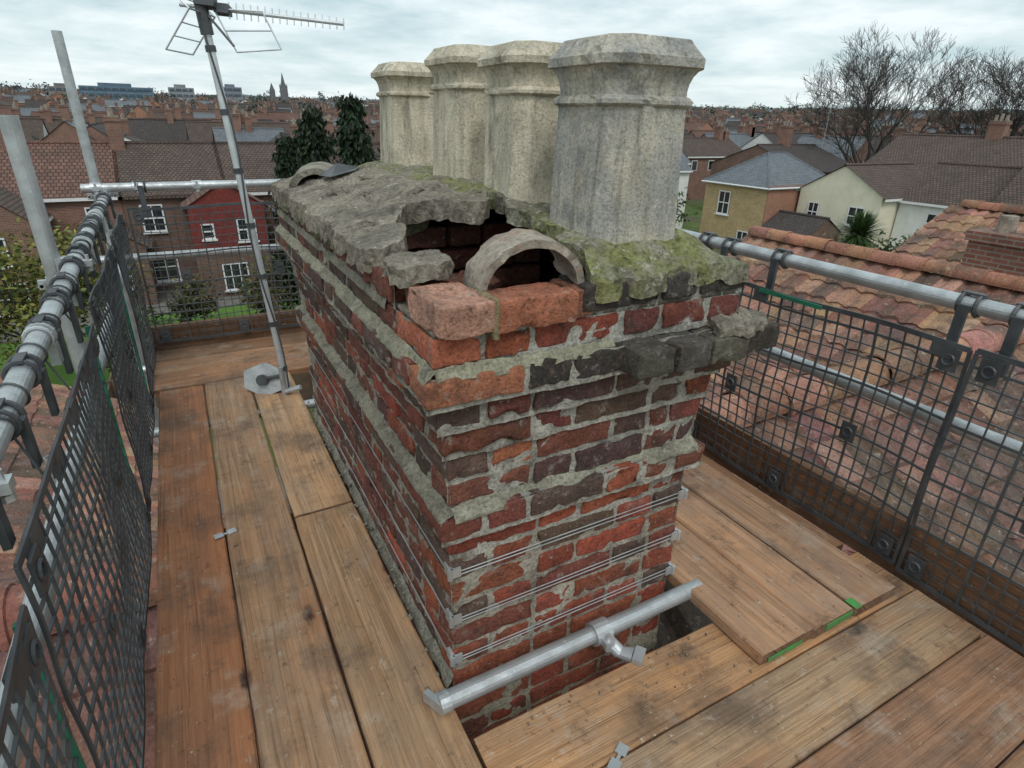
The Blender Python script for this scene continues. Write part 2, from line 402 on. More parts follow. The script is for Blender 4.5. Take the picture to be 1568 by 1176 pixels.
def sheet(p0,p1,z0,z1,nrm,base,col=(1,1,1),res=.013,amp=1.):
    p0=Vector(p0);p1=Vector(p1);L=(p1-p0).length;n=max(2,int(L/res));m=max(2,int((z1-z0)/res)+1)
    nrm=Vector(nrm);P=[]
    for a in range(n+1):
        row=[]
        for b in range(m+1):
            q=p0.lerp(p1,a/n); q=Vector((q.x,q.y,z0+(z1-z0)*b/m))
            k=base+amp*(.008*nz(q.x,q.y,q.z,15)+.0045*nz(q.x+3,q.y,q.z,55))
            row.append(q+nrm*k)
        P.append(row)
    mo.grid(P,0,col)
for i in range(NC):
    z1=1.04-PIT*i; z0=z1-PIT
    o=off(i); xa,xb,ya,yb=X0-o,X1+o,Y0-o,Y1+o
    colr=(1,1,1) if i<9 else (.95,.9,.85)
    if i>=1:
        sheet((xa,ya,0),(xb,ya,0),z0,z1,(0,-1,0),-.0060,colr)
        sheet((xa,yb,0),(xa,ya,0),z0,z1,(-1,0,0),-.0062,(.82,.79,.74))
        mo.poly([(xb-.006,ya,z0),(xb-.006,yb,z0),(xb-.006,yb,z1),(xb-.006,ya,z1)])
        mo.poly([(xa,yb-.006,z0),(xb,yb-.006,z0),(xb,yb-.006,z1),(xa,yb-.006,z1)])
    else:
        sheet((.74,ya+.004,0),(xb,ya+.004,0),z0,z1,(0,-1,0),-.009,colr)
        sheet((xa,yb,0),(xa,1.2,0),z0,z1,(-1,0,0),-.008,(.8,.77,.72))
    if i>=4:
        mo.box(xa+.014,xb-.014,ya+.014,yb-.014,z0+.0005,z1-.0005,0,(.1,.09,.08) if i==4 else (.8,.8,.8))  # top core block coloured almost black as painted cavity shade
    else:
        for (a,b,c_,d) in ((xa+.012,xb-.012,ya+.012,ya+.09),(xa+.012,xa+.09,ya+.0905,yb-.0905),(xb-.09,xb-.012,ya+.0905,yb-.0905),(xa+.012,xb-.012,yb-.09,yb-.012)):
            mo.box(a,b,c_,d,z0+.0005,z0+.0125,0,(.6,.55,.5))
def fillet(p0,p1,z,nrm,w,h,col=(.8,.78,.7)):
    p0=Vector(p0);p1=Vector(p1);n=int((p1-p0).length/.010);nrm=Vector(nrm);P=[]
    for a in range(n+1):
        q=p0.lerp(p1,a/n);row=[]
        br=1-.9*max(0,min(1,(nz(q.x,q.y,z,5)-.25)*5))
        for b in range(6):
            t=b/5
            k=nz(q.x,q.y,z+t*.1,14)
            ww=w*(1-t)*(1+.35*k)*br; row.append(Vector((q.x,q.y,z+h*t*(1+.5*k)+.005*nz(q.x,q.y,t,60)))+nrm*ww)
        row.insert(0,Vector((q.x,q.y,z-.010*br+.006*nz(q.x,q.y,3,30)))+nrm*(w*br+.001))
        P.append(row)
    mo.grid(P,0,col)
zz=1.04-PIT*7
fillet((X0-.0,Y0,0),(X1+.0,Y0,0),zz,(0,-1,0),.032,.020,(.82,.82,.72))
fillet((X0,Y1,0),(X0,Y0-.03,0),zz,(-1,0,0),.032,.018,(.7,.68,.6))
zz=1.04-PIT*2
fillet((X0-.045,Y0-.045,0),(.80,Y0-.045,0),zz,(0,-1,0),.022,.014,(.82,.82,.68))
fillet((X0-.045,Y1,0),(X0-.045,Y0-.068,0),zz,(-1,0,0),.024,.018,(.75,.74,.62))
zz=1.04-PIT
fillet((X0-.045,Y1,0),(X0-.045,1.25,0),zz-.002,(-1,0,0),.008,.015,(.6,.58,.5))
fillet((X0,Y1,0),(X0,Y0,0),-.03,(-1,0,0),.02,.03,(.7,.7,.65))
random.seed(31)
def crumb(x,y,z,s,col=(1,1,.95)):
    rr=Matrix.Rotation(U(0,3),3,Vector((U(-1,1),U(-1,1),1)).normalized())
    mo.obox(Vector((x,y,z+s*.5)),(rr@Vector((1,0,0)),rr@Vector((0,1,0)),rr@ZV),(s,s*U(.6,1),s*U(.4,.8)),0,col)
for k in range(70): crumb(.385+U(-.010,.016),U(1.02,2.9)**1.,-.006,U(.0015,.006),(.8,.78,.7))
for k in range(110):
    if R()<.5: crumb(.378-abs(random.gauss(0,.05)),U(1.0,3.0),0,U(.001,.0035),(.9,.8,.7))
    else: crumb(U(.5,1.15),.85-abs(random.gauss(0,.08)),0,U(.001,.0035),(.9,.7,.6))
mo.build('mortar',['mortar'],chimney,smooth=True,uv=False)

# ---------------------------------------------------------------- cement caps
def slab(mb,inside,hf,th,x0,x1,y0,y1,res=.011,mat=0):
    nx=int((x1-x0)/res);ny=int((y1-y0)/res);cells=set()
    for i in range(nx):
        for j in range(ny):
            if inside(x0+(i+.5)*res,y0+(j+.5)*res): cells.add((i,j))
    pos={}
    for (i,j) in cells:
        for a in (0,1):
            for b in (0,1): pos[(i+a,j+b)]=[x0+(i+a)*res,y0+(j+b)*res]
    nb={}
    for (i,j) in cells:
        for (e0,e1,n) in (((i,j),(i+1,j),(i,j-1)),((i+1,j),(i+1,j+1),(i+1,j)),((i+1,j+1),(i,j+1),(i,j+1)),((i,j+1),(i,j),(i-1,j))):
            if n not in cells: nb.setdefault(e0,[]).append(e1); nb.setdefault(e1,[]).append(e0)
    for it in range(3):
        new={}
        for k,l in nb.items():
            ax=sum(pos[q][0] for q in l)/len(l);ay=sum(pos[q][1] for q in l)/len(l)
            new[k]=[pos[k][0]*.5+ax*.5,pos[k][1]*.5+ay*.5]
        pos.update(new)
    it={};ib={};im={}
    for k,(x,y) in pos.items():
        z=hf(x,y)
        e=.002 if k in nb else 0
        it[k]=len(mb.v);mb.v.append((x,y,z-e))
    for k in nb:
        x,y=pos[k]; z=hf(x,y)
        im[k]=len(mb.v);mb.v.append((x+.012*nz(x,y,7,35),y+.012*nz(x,y,2,35),z-th*.5*(1+.4*nz(x,y,8,30))))
        ib[k]=len(mb.v);mb.v.append((x+.012*nz(x,y,17,30),y+.012*nz(x,y,12,30),z-th*(1+.3*nz(x,y,5,20))))
    def F(q): mb.f.append(q);mb.m.append(mat);mb.c.append((1,1,1));mb.uv.append(None)
    for (i,j) in cells:
        F((it[(i,j)],it[(i+1,j)],it[(i+1,j+1)],it[(i,j+1)]))
        for (e0,e1,n) in (((i,j),(i+1,j),(i,j-1)),((i+1,j),(i+1,j+1),(i+1,j)),((i+1,j+1),(i,j+1),(i,j+1)),((i,j+1),(i,j),(i-1,j))):
            if n not in cells: F((it[e1],it[e0],im[e0],im[e1]));F((im[e1],im[e0],ib[e0],ib[e1]))
def ss(t): t=max(0,min(1,t)); return t*t*(3-2*t)
def rough(x,y,k=1.):
    return k*(.0028*nz(x,y,2,50)+.0020*nz(x,y,9,110)+.006*max(0,nz(x,y,4,18)-.15))
def FH(x,y):
    Rr=1.115+.055*ss((y-1.1)/.6)
    f=ss((x-.36)/.42)*.75+.25*ss((x-.6)/.2); f*=ss((1.205-x)/.17)*ss((y-.955)/.13)*ss((2.86-y)/.15)
    return 1.043+(Rr-1.043)*f+.008*nz(x,y,0,8)+.006*nz(x,y,1,22)+rough(x,y,1.3)
def insF(x,y):
    n=.02*nz(x,y,4,12)+.010*nz(x,y,4,40)
    if x<.362+n*.4 or x>1.2+n*.5 or y<.975+n*.7 or y>2.84: return False
    if x<.735+n and y<1.66: return False
    if x<.775+n*1.5 and 1.15<y<1.60: return False
    return True
caps=MB(); slab(caps,insF,FH,.045,.34,1.23,.94,2.87,res=.0095)
caps.build('mossy_flaunching',['moss'],chimney,smooth=False,uv=False)
poly=[(.345,1.33),(.39,1.29),(.44,1.33),(.475,1.42),(.49,1.53),(.55,1.62),(.60,1.60),(.64,1.52),(.70,1.47),(.755,1.50),(.765,1.60),(.72,1.70),(.73,1.85),(.685,2.0),(.715,2.15),(.65,2.45),(.57,2.66),(.44,2.78),(.345,2.77)]
def inpoly(x,y,P):
    c=False;n=len(P)
    for i in range(n):
        xa,ya=P[i];xb,yb=P[(i+1)%n]
        if (ya>y)!=(yb>y) and x<(xb-xa)*(y-ya)/(yb-ya)+xa: c=not c
    return c
def SH(x,y):
    crack=0
    for (cy,am) in ((1.78,.5),(2.03,.2),(2.32,.6)):
        d=abs(y-(cy+.12*(x-.5)*am+.06*nz(x,cy,0,8)+.01*nz(x,cy,0,40))); crack+=max(0,1-d/.009)
    d=abs(x-(.50+.05*nz(0,y,3,5)+.01*nz(0,y,3,30))); crack+=max(0,1-d/.009)*.8
    ter=.007*ss((nz(x,y,6,4.5)+.03)/.03)+.005*ss((nz(x,y,16,8)-.1)/.02)
    st_=.0022*nz(x*.25,y,3,45)
    return 1.064+.092*(x-.345)/.35+.022*(y-1.3)/1.4-.02*ss((x-.64)/.13)+.005*nz(x,y,0,6)+ter+st_+rough(x,y,.9)-.016*min(1,crack)
sl=MB(); slab(sl,lambda x,y: inpoly(x+.014*nz(x,y,1,22),y+.014*nz(x,y,6,22),poly),SH,.055,.32,.80,1.22,2.82,res=.008)
sl.build('broken_cement_slab',['cement'],chimney,smooth=False,uv=False)
lump=MB()
P2=[(.385,1.135),(.44,1.11),(.485,1.15),(.475,1.22),(.445,1.27),(.40,1.285),(.36,1.25),(.355,1.18)]
slab(lump,lambda x,y: inpoly(x,y,P2),lambda x,y:1.070+.12*(x-.36)+.007*nz(x,y,0,20)+rough(x,y,1.3)-.3*((x-.42)**2+(y-1.2)**2),.04,.34,.54,1.08,1.32,res=.0065)
P3=[(1.06,.92),(1.14,.895),(1.23,.92),(1.27,.99),(1.21,1.05),(1.13,1.04)]
slab(lump,lambda x,y: inpoly(x,y,P3) and abs(x-1.14-.1*nz(x,y,0,9))>.007,lambda x,y:.916+.010*nz(x,y,0,22)+rough(x,y,1.3),.025,1.0,1.3,.85,1.1,res=.0065)
for (cx,cy,s) in ((.52,1.95,.02),(.60,2.2,.025),(.45,2.1,.016),(.63,1.75,.018),(.42,1.55,.014),(.9,1.36,.016)):
    zf=(SH if cx<.7 else FH)(cx,cy)
    slab(lump,lambda x,y:(x-cx)**2+(y-cy)**2<(s*(1+.5*nz(x,y,1,40)))**2,lambda x,y:zf+.012+rough(x,y,1.5),.014,cx-.05,cx+.05,cy-.05,cy+.05,res=.005)
lump.build('cement_lumps',['cement'],chimney,smooth=False,uv=False)
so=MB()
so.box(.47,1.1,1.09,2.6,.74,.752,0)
so.build('dark_cavity_floor',['black'],chimney)  # black sheet added to stand in for shade deep in the hole

def halfround(name,c,rad,L,yaw,tilt,sq,th=.017,roll=0,parent=None,mat='terra'):
    mb=MB();n=30;m=10;rot=Matrix.Rotation(yaw,3,'Z')@Matrix.Rotation(tilt,3,'X')@Matrix.Rotation(roll,3,'Y');c=Vector(c)
    def pt(t,y,r):
        a=math.pi*t
        yy=y+(.008*nz(t*5,0,1,3) if y<.01 else .04*nz(t*5,5,1,2) if y>L*.95 else 0)
        p=Vector((-math.cos(a)*r,yy,math.sin(a)*r*sq)); w=c+rot@p
        return w+Vector((0,0,.003*nz(w.x,w.y,w.z,25)))
    O=[[pt(a/n,L*b/m,rad) for b in range(m+1)] for a in range(n+1)]
    I=[[pt(a/n,L*b/m,rad-th) for b in range(m+1)] for a in range(n+1)]
    mb.grid(O);mb.grid(I,flip=True)
    for a in range(n):
        for b in (0,m): mb.poly([O[a][b],O[a+1][b],I[a+1][b],I[a][b]])
    for a in (0,n):
        for b in range(m): mb.poly([O[a][b],O[a][b+1],I[a][b+1],I[a][b]])
    return mb.build(name,[mat],parent,smooth=False)
halfround('half_round_clay_vent',(.607,1.02,1.022),.121,.095,-.10,.06,.93,roll=-.12,parent=chimney)
halfround('half_round_rear_tile',(.475,2.46,1.088),.105,.30,-.25,.02,.72,parent=chimney,mat='oldclay',th=.03)
ld=MB(); 
ld.poly([(.50,2.32,1.145),(.60,2.35,1.165),(.64,2.44,1.17),(.55,2.42,1.185)]); ld.poly([(.50,2.32,1.145),(.55,2.42,1.185),(.48,2.44,1.14)])
ld.build('lead_flap',['lead'],chimney)

# ---------------------------------------------------------------- pots
def pot(name,x,y,zb,H,s=1.,mat='pot',rz=0.,seed=0):
    prof=[(0,.128,.038),(.02,.126,.037),(.12,.1245,.037),(.24,.1225,.036),(.36,.121,.036),(.50,.119,.035),(.62,.1175,.035),(.685,.117,.035),
          (.692,.123,.036),(.70,.1265,.037),(.718,.1265,.037),(.732,.121,.036),(.738,.1155,.035),(.765,.1155,.035),(.80,.118,.036),(.835,.124,.038),(.858,.132,.040),
          (.863,.138,.042),(.866,.1395,.0425),(.905,.1405,.043),(.912,.138,.042),(.94,.128,.039),(.97,.118,.036),(.985,.114,.035),(.99,.110,.033),(.985,.102,.03),(.90,.096,.028),(.7,.09,.027),(.4,.09,.027)]
    mb=MB();P=[];N=10;rot=Matrix.Rotation(rz,3,'Z')
    for (h,w,c) in prof:
        w*=s;c*=s
        corners=[(-w+c,-w),(w-c,-w),(w,-w+c),(w,w-c),(w-c,w),(-w+c,w),(-w,w-c),(-w,-w+c)]
        row=[]
        for k in range(8):
            a=corners[k];b=corners[(k+1)%8];nn=N if k%2==0 else 3
            for j in range(nn):
                t=j/nn;q=Vector((a[0]+(b[0]-a[0])*t,a[1]+(b[1]-a[1])*t,h*H))
                n=Vector((q.x,q.y,0)).normalized()
                e=nz(q.x+seed,q.y,q.z,14)*.0016+nz(q.x+seed,q.y,q.z,50)*.0008
                if .85<h<.92 or .69<h<.73: e-=.012*max(0,nz(q.x+seed,q.y,q.z,26)-.2)*2
                q=q+n*e
                row.append(Vector((x,y,zb))+rot@q)
        row.append(row[0]);P.append(row)
    mb.grid(P,flip=True)
    return mb.build(name,[mat],None,smooth=False,uv=False)
pot('chimney_pot',.915,1.175,1.085,.430,1.0,'potgrey',.02,0)
pot('chimney_pot.001',.920,1.56,1.13,.405,1.0,'pot',-.03,3)
pot('chimney_pot.002',.925,1.97,1.15,.41,1.0,'pot',.04,6)
pot('chimney_pot.003',.925,2.58,1.15,.40,1.03,'pot',0,9)

wr=MB()
for h in (.355,.205,.07):
    e=.006
    wr.tube((X0-e,Y0-e,h),(X1+e,Y0-e,h+.01),.0017,n=6); wr.tube((X0-e,Y0-e,h-.010),(X1+e,Y0-e,h-.004),.0017,n=6)
    wr.tube((X0-e,Y0-e,h),(X0-e,Y1,h),.0017,n=6)
    for (cx,sg) in ((X0,-1),(X1,1)):
        wr.box(cx-.001 if sg>0 else cx-.008,cx+.008 if sg>0 else cx+.001,Y0-.005,Y0+.025,h-.014,h+.016)
        wr.box(cx-.022 if sg>0 else cx-.004,cx+.004 if sg>0 else cx+.022,Y0-.010,Y0-.005,h-.013,h+.015)
        wr.tube((cx+sg*.006,Y0-.009,h-.014),(cx+sg*.006,Y0-.009,h+.015),.007,n=10)
wr.build('lashing_wire_kit',['steel'],chimney)

# ---------------------------------------------------------------- scaffold deck
random.seed(77)
def board(mb,x0,x1,y0,y1,z1,along,tint,th=.038,rot=0.,warp=1.):
    c=Vector(((x0+x1)/2,(y0+y1)/2,z1-th/2)); hx,hy=(x1-x0)/2,(y1-y0)/2
    M=Matrix.Rotation(rot,3,'Z'); ax=(M@Vector((1,0,0)),M@Vector((0,1,0)),ZV)
    ou,ov=U(0,90),U(0,90); b=.005
    la=0 if along=='x' else 1; L=hx if la==0 else hy; W=hy if la==0 else hx
    prof=[(-W,-th/2),(-W,th/2-b),(-W+b,th/2),(-W*.5,th/2-.0010),(W*.5,th/2-.0010),(W-b,th/2),(W,th/2-b),(W,-th/2)]
    n=max(2,int(L*2/.06)); rows=[]
    for i in range(n+1):
        t=-L+2*L*i/n; row=[]
        for (w,z) in prof:
            sgn=1 if w>0 else -1
            ww=w+.0025*nz(t+ou,sgn*20,ov,2.2)+.0015*nz(t+ou,sgn*9,ov,11); zz=z+.0035*warp*nz(t*1.0+ou,w*3,1,1.3)
            if i in (0,n): ww*=.985
            p=c+ax[la]*(t+ (.004*nz(w*40,ou,0,1) if i in (0,n) else 0))+ax[1-la]*ww+ZV*zz; row.append((p,t+ou,w+ov+z))
        rows.append(row)
    for i in range(n):
        for j in range(len(prof)-1):
            q=[rows[i][j],rows[i+1][j],rows[i+1][j+1],rows[i][j+1]]
            if la==0: q=q[::-1]
            mb.poly([a[0] for a in q],0,tint,[(a[1],a[2]) for a in q])
        q=[rows[i][0],rows[i][-1],rows[i+1][-1],rows[i+1][0]]
        mb.poly([a[0] for a in q],0,tint,[(a[1],a[2]) for a in q])
    for i in (0,n): mb.poly([a[0] for a in rows[i]],0,(tint[0]*.7,tint[1]*.7,tint[2]*.7),[(a[1]+k*.01,a[2]*8) for k,a in enumerate(rows[i])])
deck=empty('scaffold_deck')
db=MB()
board(db,-.280,-.073,-1.3,3.35,0,'y',(.95,.62,.48))
board(db,-.066,.152,-1.3,3.36,0,'y',(.95,.84,.76))
board(db,.160,.378,-1.3,1.92,0,'y',(1.0,.90,.78))
board(db,.162,.376,1.93,3.33,.002,'y',(1.28,1.18,1.05))
ye=[.855,.652,.448,.225,.0,-.225,-.45,-.68,-.9]
tt=[(1.25,1.02,.78),(1.02,.98,.90),(.84,.68,.62),(1.15,.92,.72),(1,.9,.8),(1,.8,.7),(1,.9,.8),(1,.9,.8)]
for k in range(8): board(db,.386,1.86,ye[k+1]+.006,ye[k],0 if k%2 else -.001,'x',tt[k],rot=.003*(k%3-1))
board(db,1.167,1.380,.675,3.3,.042,'y',(1.14,.98,.88))
board(db,1.386,1.562,.672,3.3,.040,'y',(1.2,1.04,.96),rot=-.004)
board(db,1.568,1.765,.665,3.3,.041,'y',(1.02,.9,.85))
board(db,1.80,1.86,.9,3.3,.0,'y',(.8,.65,.56))
yb=[3.37,3.59,3.81,4.02]
for k in range(3): board(db,-.33,2.0,yb[k]+.004,yb[k+1],0,'x',[(1.0,.75,.62),(.95,.78,.68),(.65,.56,.5)][k])
db.build('boards',['wood'],deck)
cl=MB()
def clip(x,y,rz,s=1.):
    M=Matrix.Rotation(rz,3,'Z');ax=(M@Vector((1,0,0)),M@Vector((0,1,0)),ZV)
    for k in (-1,1): cl.obox(Vector((x,y,.0055))+ax[0]*(.022*k),ax,(.014,.013,.0016),0)
    cl.obox(Vector((x,y,.004)),ax,(.03,.004,.002),0)
clip(-.07,1.93,.2);clip(.665,.652,.5)
cl.build('board_end_clips',['steel'],deck)
gp=MB(); gp.box(1.43,1.55,.6665,.670,.012,.034); gp.box(1.19,1.33,.6705,.673,.008,.024)
gp.box(1.555,1.585,.662,.70,.0425,.0437)
gp.build('green_board_markings',['greenpaint'],deck)
tb=MB()
def toe(mb,p0,p1,z0,z1,th,tint):
    p0=Vector(p0);p1=Vector(p1);d=(p1-p0).normalized();n=d.cross(ZV)
    c=(p0+p1)/2; mb.obox((c.x,c.y,(z0+z1)/2),(d,n,ZV),((p1-p0).length/2,th/2,(z1-z0)/2),0,tint,uvl=(0,2,U(0,50),U(0,50)))
toe(tb,(1.905,-1.3,0),(1.905,1.30,0),-.02,.185,.036,(.55,.44,.39))
toe(tb,(1.906,1.305,0),(1.906,4.0,0),-.02,.185,.036,(.62,.48,.42))
toe(tb,(-.33,4.045,0),(2.0,4.045,0),-.02,.15,.036,(.5,.4,.34))
tb.build('toe_boards',['wood'],deck)

# ---------------------------------------------------------------- scaffold tubes
fr=empty('scaffold_frame'); st=MB(); TR=.0242
def coupler(p,d,up=(0,0,1),s=1.):
    p=Vector(p);d=Vector(d).normalized();up=Vector(up)
    st.tube(p-d*.026,p+d*.026,.031*s,n=16); side=d.cross(up)
    if side.length<.1: side=Vector((1,0,0))
    side.normalize()
    st.obox(p+side*.040+up*0,(d,side,d.cross(side)),(.016,.014,.010))
    st.tube(p+side*.042-d.cross(side)*.028,p+side*.042+d.cross(side)*.028,.006,n=8)
    st.tube(p+side*.042+d.cross(side)*.016,p+side*.042+d.cross(side)*.028,.0115,n=6)
LX=-.365
def LZ(y): return .736+.0344*(y+1.2)
st.hollow((LX,-1.2,LZ(-1.2)),(LX,4.30,LZ(4.3)),TR)
st.hollow((LX,-1.2,.50),(LX,4.25,.53),TR)
st.hollow((-.47,4.10,.955),(2.2,4.10,.965),TR)
st.hollow((-.47,4.10,.56),(2.2,4.10,.565),TR)
st.hollow((1.95,-1.3,.885),(1.95,4.3,.905),TR)
st.hollow((1.95,-1.3,.53),(1.95,4.3,.535),TR)
SP=[(-.425,2.5,1.33),(-.41,4.22,1.72),(-.43,.25,.8),(2.01,4.2,.98),(2.01,-.2,1.0)]
for (x,y,t) in SP: st.hollow((x,y,-8),(x,y,t),.0275 if y==2.5 else TR)
for (x,y) in ((-.395,2.5),(-.39,4.2),(-.395,1.05)):
    coupler((LX,y,LZ(y)),(0,1,0)) 
    st.obox((x,y,LZ(y)),(Vector((1,0,0)),Vector((0,1,0)),ZV),(.030,.024,.024))
coupler((-.40,4.10,.955),(1,0,0)); coupler((-.41,4.22,.90),(0,0,1),(0,1,0)); coupler((-.425,2.5,.80),(0,0,1),(0,1,0))
coupler((-.2,4.10,.955),(1,0,0));coupler((.1,4.10,.955),(1,0,0))
for y in (.1,3.0,3.9): st.hollow((-.40,y,-.066),(2.1,y,-.066),TR)
st.hollow((-.20,-1.3,-.115),(-.20,4.3,-.115),TR); st.hollow((1.80,-1.3,-.115),(1.80,4.3,-.115),TR)
st.build('tubes',['steel'],fr,smooth=False)
ft=empty('scaffold_tube'); st=MB()
st.hollow((.345,.952,.030),(1.22,.965,.022),TR)
coupler((.83,.957,.028),(1,0,0),(0,0,1),1.1)
st.tube((.83,.957,.028),(.862,.90,-.012),.020,n=14); st.tube((.862,.90,-.012),(.885,.865,-.005),.017,.024,n=14)
st.obox((.890,.852,.008),(Vector((.8,.6,0)).normalized(),Vector((-.6,.8,0)).normalized(),ZV),(.026,.014,.008))
st.tube((.340,.952,.030),(.366,.952,.030),.028,n=16)
st.obox((.335,.965,.025),(Vector((.9,.4,0)).normalized(),Vector((-.4,.9,0)).normalized(),ZV),(.008,.034,.016))
st.build('tube_and_coupler',['steel'],ft)

# ---------------------------------------------------------------- brick guards
def guard(name,o,u,w,h,hooks=(),railoff=None,pit=.045,seed=0,green=False,upv=ZV):
    e=empty(name); mb=MB(); o=Vector(o);u=Vector(u).normalized();n=u.cross(upv)
    nu=int(round(w/pit));nv=int(round(h/pit))
    def P(i,j):
        a=i/nu;b=j/nv
        return o+u*(w*a)+upv*(h*b)+n*(.018*math.sin(a*5+seed)*math.sin(b*3.0)+.014*nz(a*3,b*3,seed,1))+upv*(.005*math.sin(a*9+seed))
    def bar(p,q,wd):
        d=(q-p); L=d.length; d.normalize(); b2=d.cross(n)
        mb.obox((p+q)/2,(d,b2,n),(L/2+.001,wd,.0026),0)
    for i in range(nu+1):
        edge=i in(0,nu)
        for j in range(nv): bar(P(i,j),P(i,j+1),.0055 if edge else (.0038 if i%4==0 else .0020))
    for j in range(nv+1):
        edge=j in(0,nv)
        for i in range(nu): bar(P(i,j),P(i+1,j),.008 if edge else (.0042 if j%4==0 else .0020))
    for (i,j) in ((0,0),(nu,0),(0,nv),(nu,nv),(nu//2,0),(nu//4,nv//2),(3*nu//4,nv//2)):
        i=min(max(i,1),nu-1);j=min(max(j,1),nv-1)
        mb.obox(P(i,j)+n*.004,(u,upv,n),(.026,.034,.003),0)
        mb.torus(P(i,j)+n*.008,n,.015,.0045,n=12,k=5)
    mb.build('mesh_panel',['plastic'],e)
    hk=MB()
    for a in hooks:
        q=o+u*(w*a)+upv*h
        r=Vector(q); rc=Vector(railoff(q)) if railoff else q
        for k in (-.022,.022):
            hk.torus(rc+u*k,u,.030,.0055,n=18,k=6)
        hk.obox(rc+ZV*.031,(u,n,ZV),(.030,.010,.0035))
        hk.obox((rc+r)/2-ZV*.01,(u,n,ZV),(.014,.006,max(.02,(rc-r).length/2)))
        hk.obox(r-ZV*.02,(u,n,ZV),(.030,.006,.022))
    hk.build('hooks',['plastic'],e)
    if green:
        g=MB(); g.obox(P(nu,nv//2),(n,u,upv),(.006,.006,h/2)); g.build('edge_strip',['green'],e)
    return e
ry=lambda q:(1.95,q.y,.89+.004*q.y)
PX=1.872
g0_=guard('brick_guard_panel',(PX,1.72,.035),(0,-1,0),.98,.755,(.02,.27,.93),railoff=ry,seed=1)
gg=MB(); gg.obox((PX-.008,1.33,.785),(Vector((0,1,0)),Vector((1,0,0)),ZV),(.13,.003,.007)); gg.build('green_strap',['green'],g0_)
guard('brick_guard_panel.001',(PX-.004,.72,.02),(0,-1,0),1.2,.77,(.04,.45,.9),railoff=ry,seed=2)
guard('brick_guard_panel.002',(PX,2.90,.05),(0,-1,0),1.15,.75,(.1,.5,.93),railoff=ry,seed=3)
guard('brick_guard_panel.003',(PX,4.05,.05),(0,-1,0),1.1,.75,(.1,.9),railoff=ry,seed=4)
ly=lambda q:(LX,q.y,LZ(q.y))
GX=-.305
guard('brick_guard_panel.004',(GX,-.35,.0),(0,1,0),1.25,.68,(.1,.5,.92),railoff=ly,seed=5,green=True)
guard('brick_guard_panel.005',(GX,.93,.0),(0,1,0),1.2,.74,(.08,.3,.5,.72,.93),railoff=ly,seed=6,green=True)
guard('brick_guard_panel.006',(GX,2.15,.0),(0,1,0),1.0,.80,(.08,.3,.5,.72,.93),railoff=ly,seed=7,green=True)
guard('brick_guard_panel.007',(GX,3.17,.0),(0,1,0),.85,.83,(.1,.5,.92),railoff=ly,seed=8)
by=lambda q:(q.x,4.10,.957)
guard('brick_guard_panel.008',(-.27,4.00,.06),(1,0,0),1.02,.79,(.08,.92),railoff=by,seed=9)
guard('brick_guard_panel.009',(.78,4.00,.06),(1,0,0),1.1,.79,(.05,.9),railoff=by,seed=10)
ti=MB()
for k in range(22):
    y=1.25+k*.13+U(-.04,.04)
    ti.torus((LX,y,LZ(y)),(U(-.35,.35),1,U(-.35,.35)),.028,.0028,n=16,k=5)
    if k%3==0: ti.tube((LX+.02,y,LZ(y)-.02),(LX+.05,y+U(-.03,.03),LZ(y)-.10),.0025,n=5)
ti.build('wire_ties',['plastic'],fr)
ti=MB()
for (y) in (1.75,2.25,2.8,3.4):
    c=Vector((LX,y,LZ(y)))
    for k in (-.015,.015): ti.torus(c+Vector((0,k,0)),(0,1,0),.029,.005,n=16,k=6)
    ti.obox(c+Vector((.02,0,-.045)),(Vector((1,0,0)),Vector((0,1,0)),ZV),(.010,.020,.026))
ti.build('tube_clips',['steel'],fr)

# ---------------------------------------------------------------- TV aerial
ae=empty('tv_aerial'); a=MB()
base=Vector((.325,3.05,-.02)); top=Vector((.205,3.12,1.92))
def am(t): return base.lerp(top,t)
a.tube(base,top,.017,n=14,mat=0)
cb=[am(i/24)+Vector((.016*math.sin(i*.5),-.02,0)) for i in range(25)]
for p,q in zip(cb,cb[1:]): a.tube(p,q,.0042,n=6,mat=1)
for i in range(2,24,3): a.tube(am(i/24)-(top-base)*.006,am(i/24)+(top-base)*.006,.0215,n=12,mat=1)
b0=Vector((.14,3.17,1.755));b1=Vector((.73,2.85,1.70)); bd=(b1-b0).normalized()
a.tube(b0,b1,.0075,n=8,mat=0)
pr=Vector((.10,.22,.97)).normalized()
for i in range(17):
    p=b0.lerp(b1,.30+.70*i/16); hl=.032-.0006*i; a.tube(p-pr*hl,p+pr*hl,.0026,n=6,mat=0)
a.tube(am(.86),am(.98),.026,n=12,mat=1); 
a.obox(am(.925)+Vector((.02,-.02,0)),(bd,pr,bd.cross(pr)),(.04,.03,.02),1)
a.obox(b0.lerp(b1,.26),(bd,pr,bd.cross(pr)),(.03,.018,.02),1)
sd=bd.cross(ZV).normalized()
def vframe(c,dirv,mat=0):
    L=.19;W=.11
    q=[c-sd*W,c+dirv*L-sd*W,c+dirv*L+sd*W,c+sd*W]
    for k in range(4): a.tube(q[k],q[(k+1)%4],.0035,n=6,mat=mat)
    for t in (.33,.66): a.tube(c+dirv*(L*t)-sd*W,c+dirv*(L*t)+sd*W,.0028,n=6,mat=mat)
c=am(.90)
vframe(c,(-bd*.75+ZV*.66).normalized()); vframe(c,(-bd*.6-ZV*.75).normalized())
a.tube(am(.91),am(.91)+bd*.12-ZV*.13+sd*.02,.005,n=6,mat=1)
q=[am(.91)+bd*.12-ZV*.15,am(.91)+bd*.31-ZV*.12,am(.91)+bd*.25+ZV*.01,am(.91)+bd*.05-ZV*.0]
for k in range(4): a.tube(q[k],q[(k+1)%4],.0032,n=6,mat=0)
a.tube((q[0]+q[3])/2,(q[1]+q[2])/2,.0032,n=6)
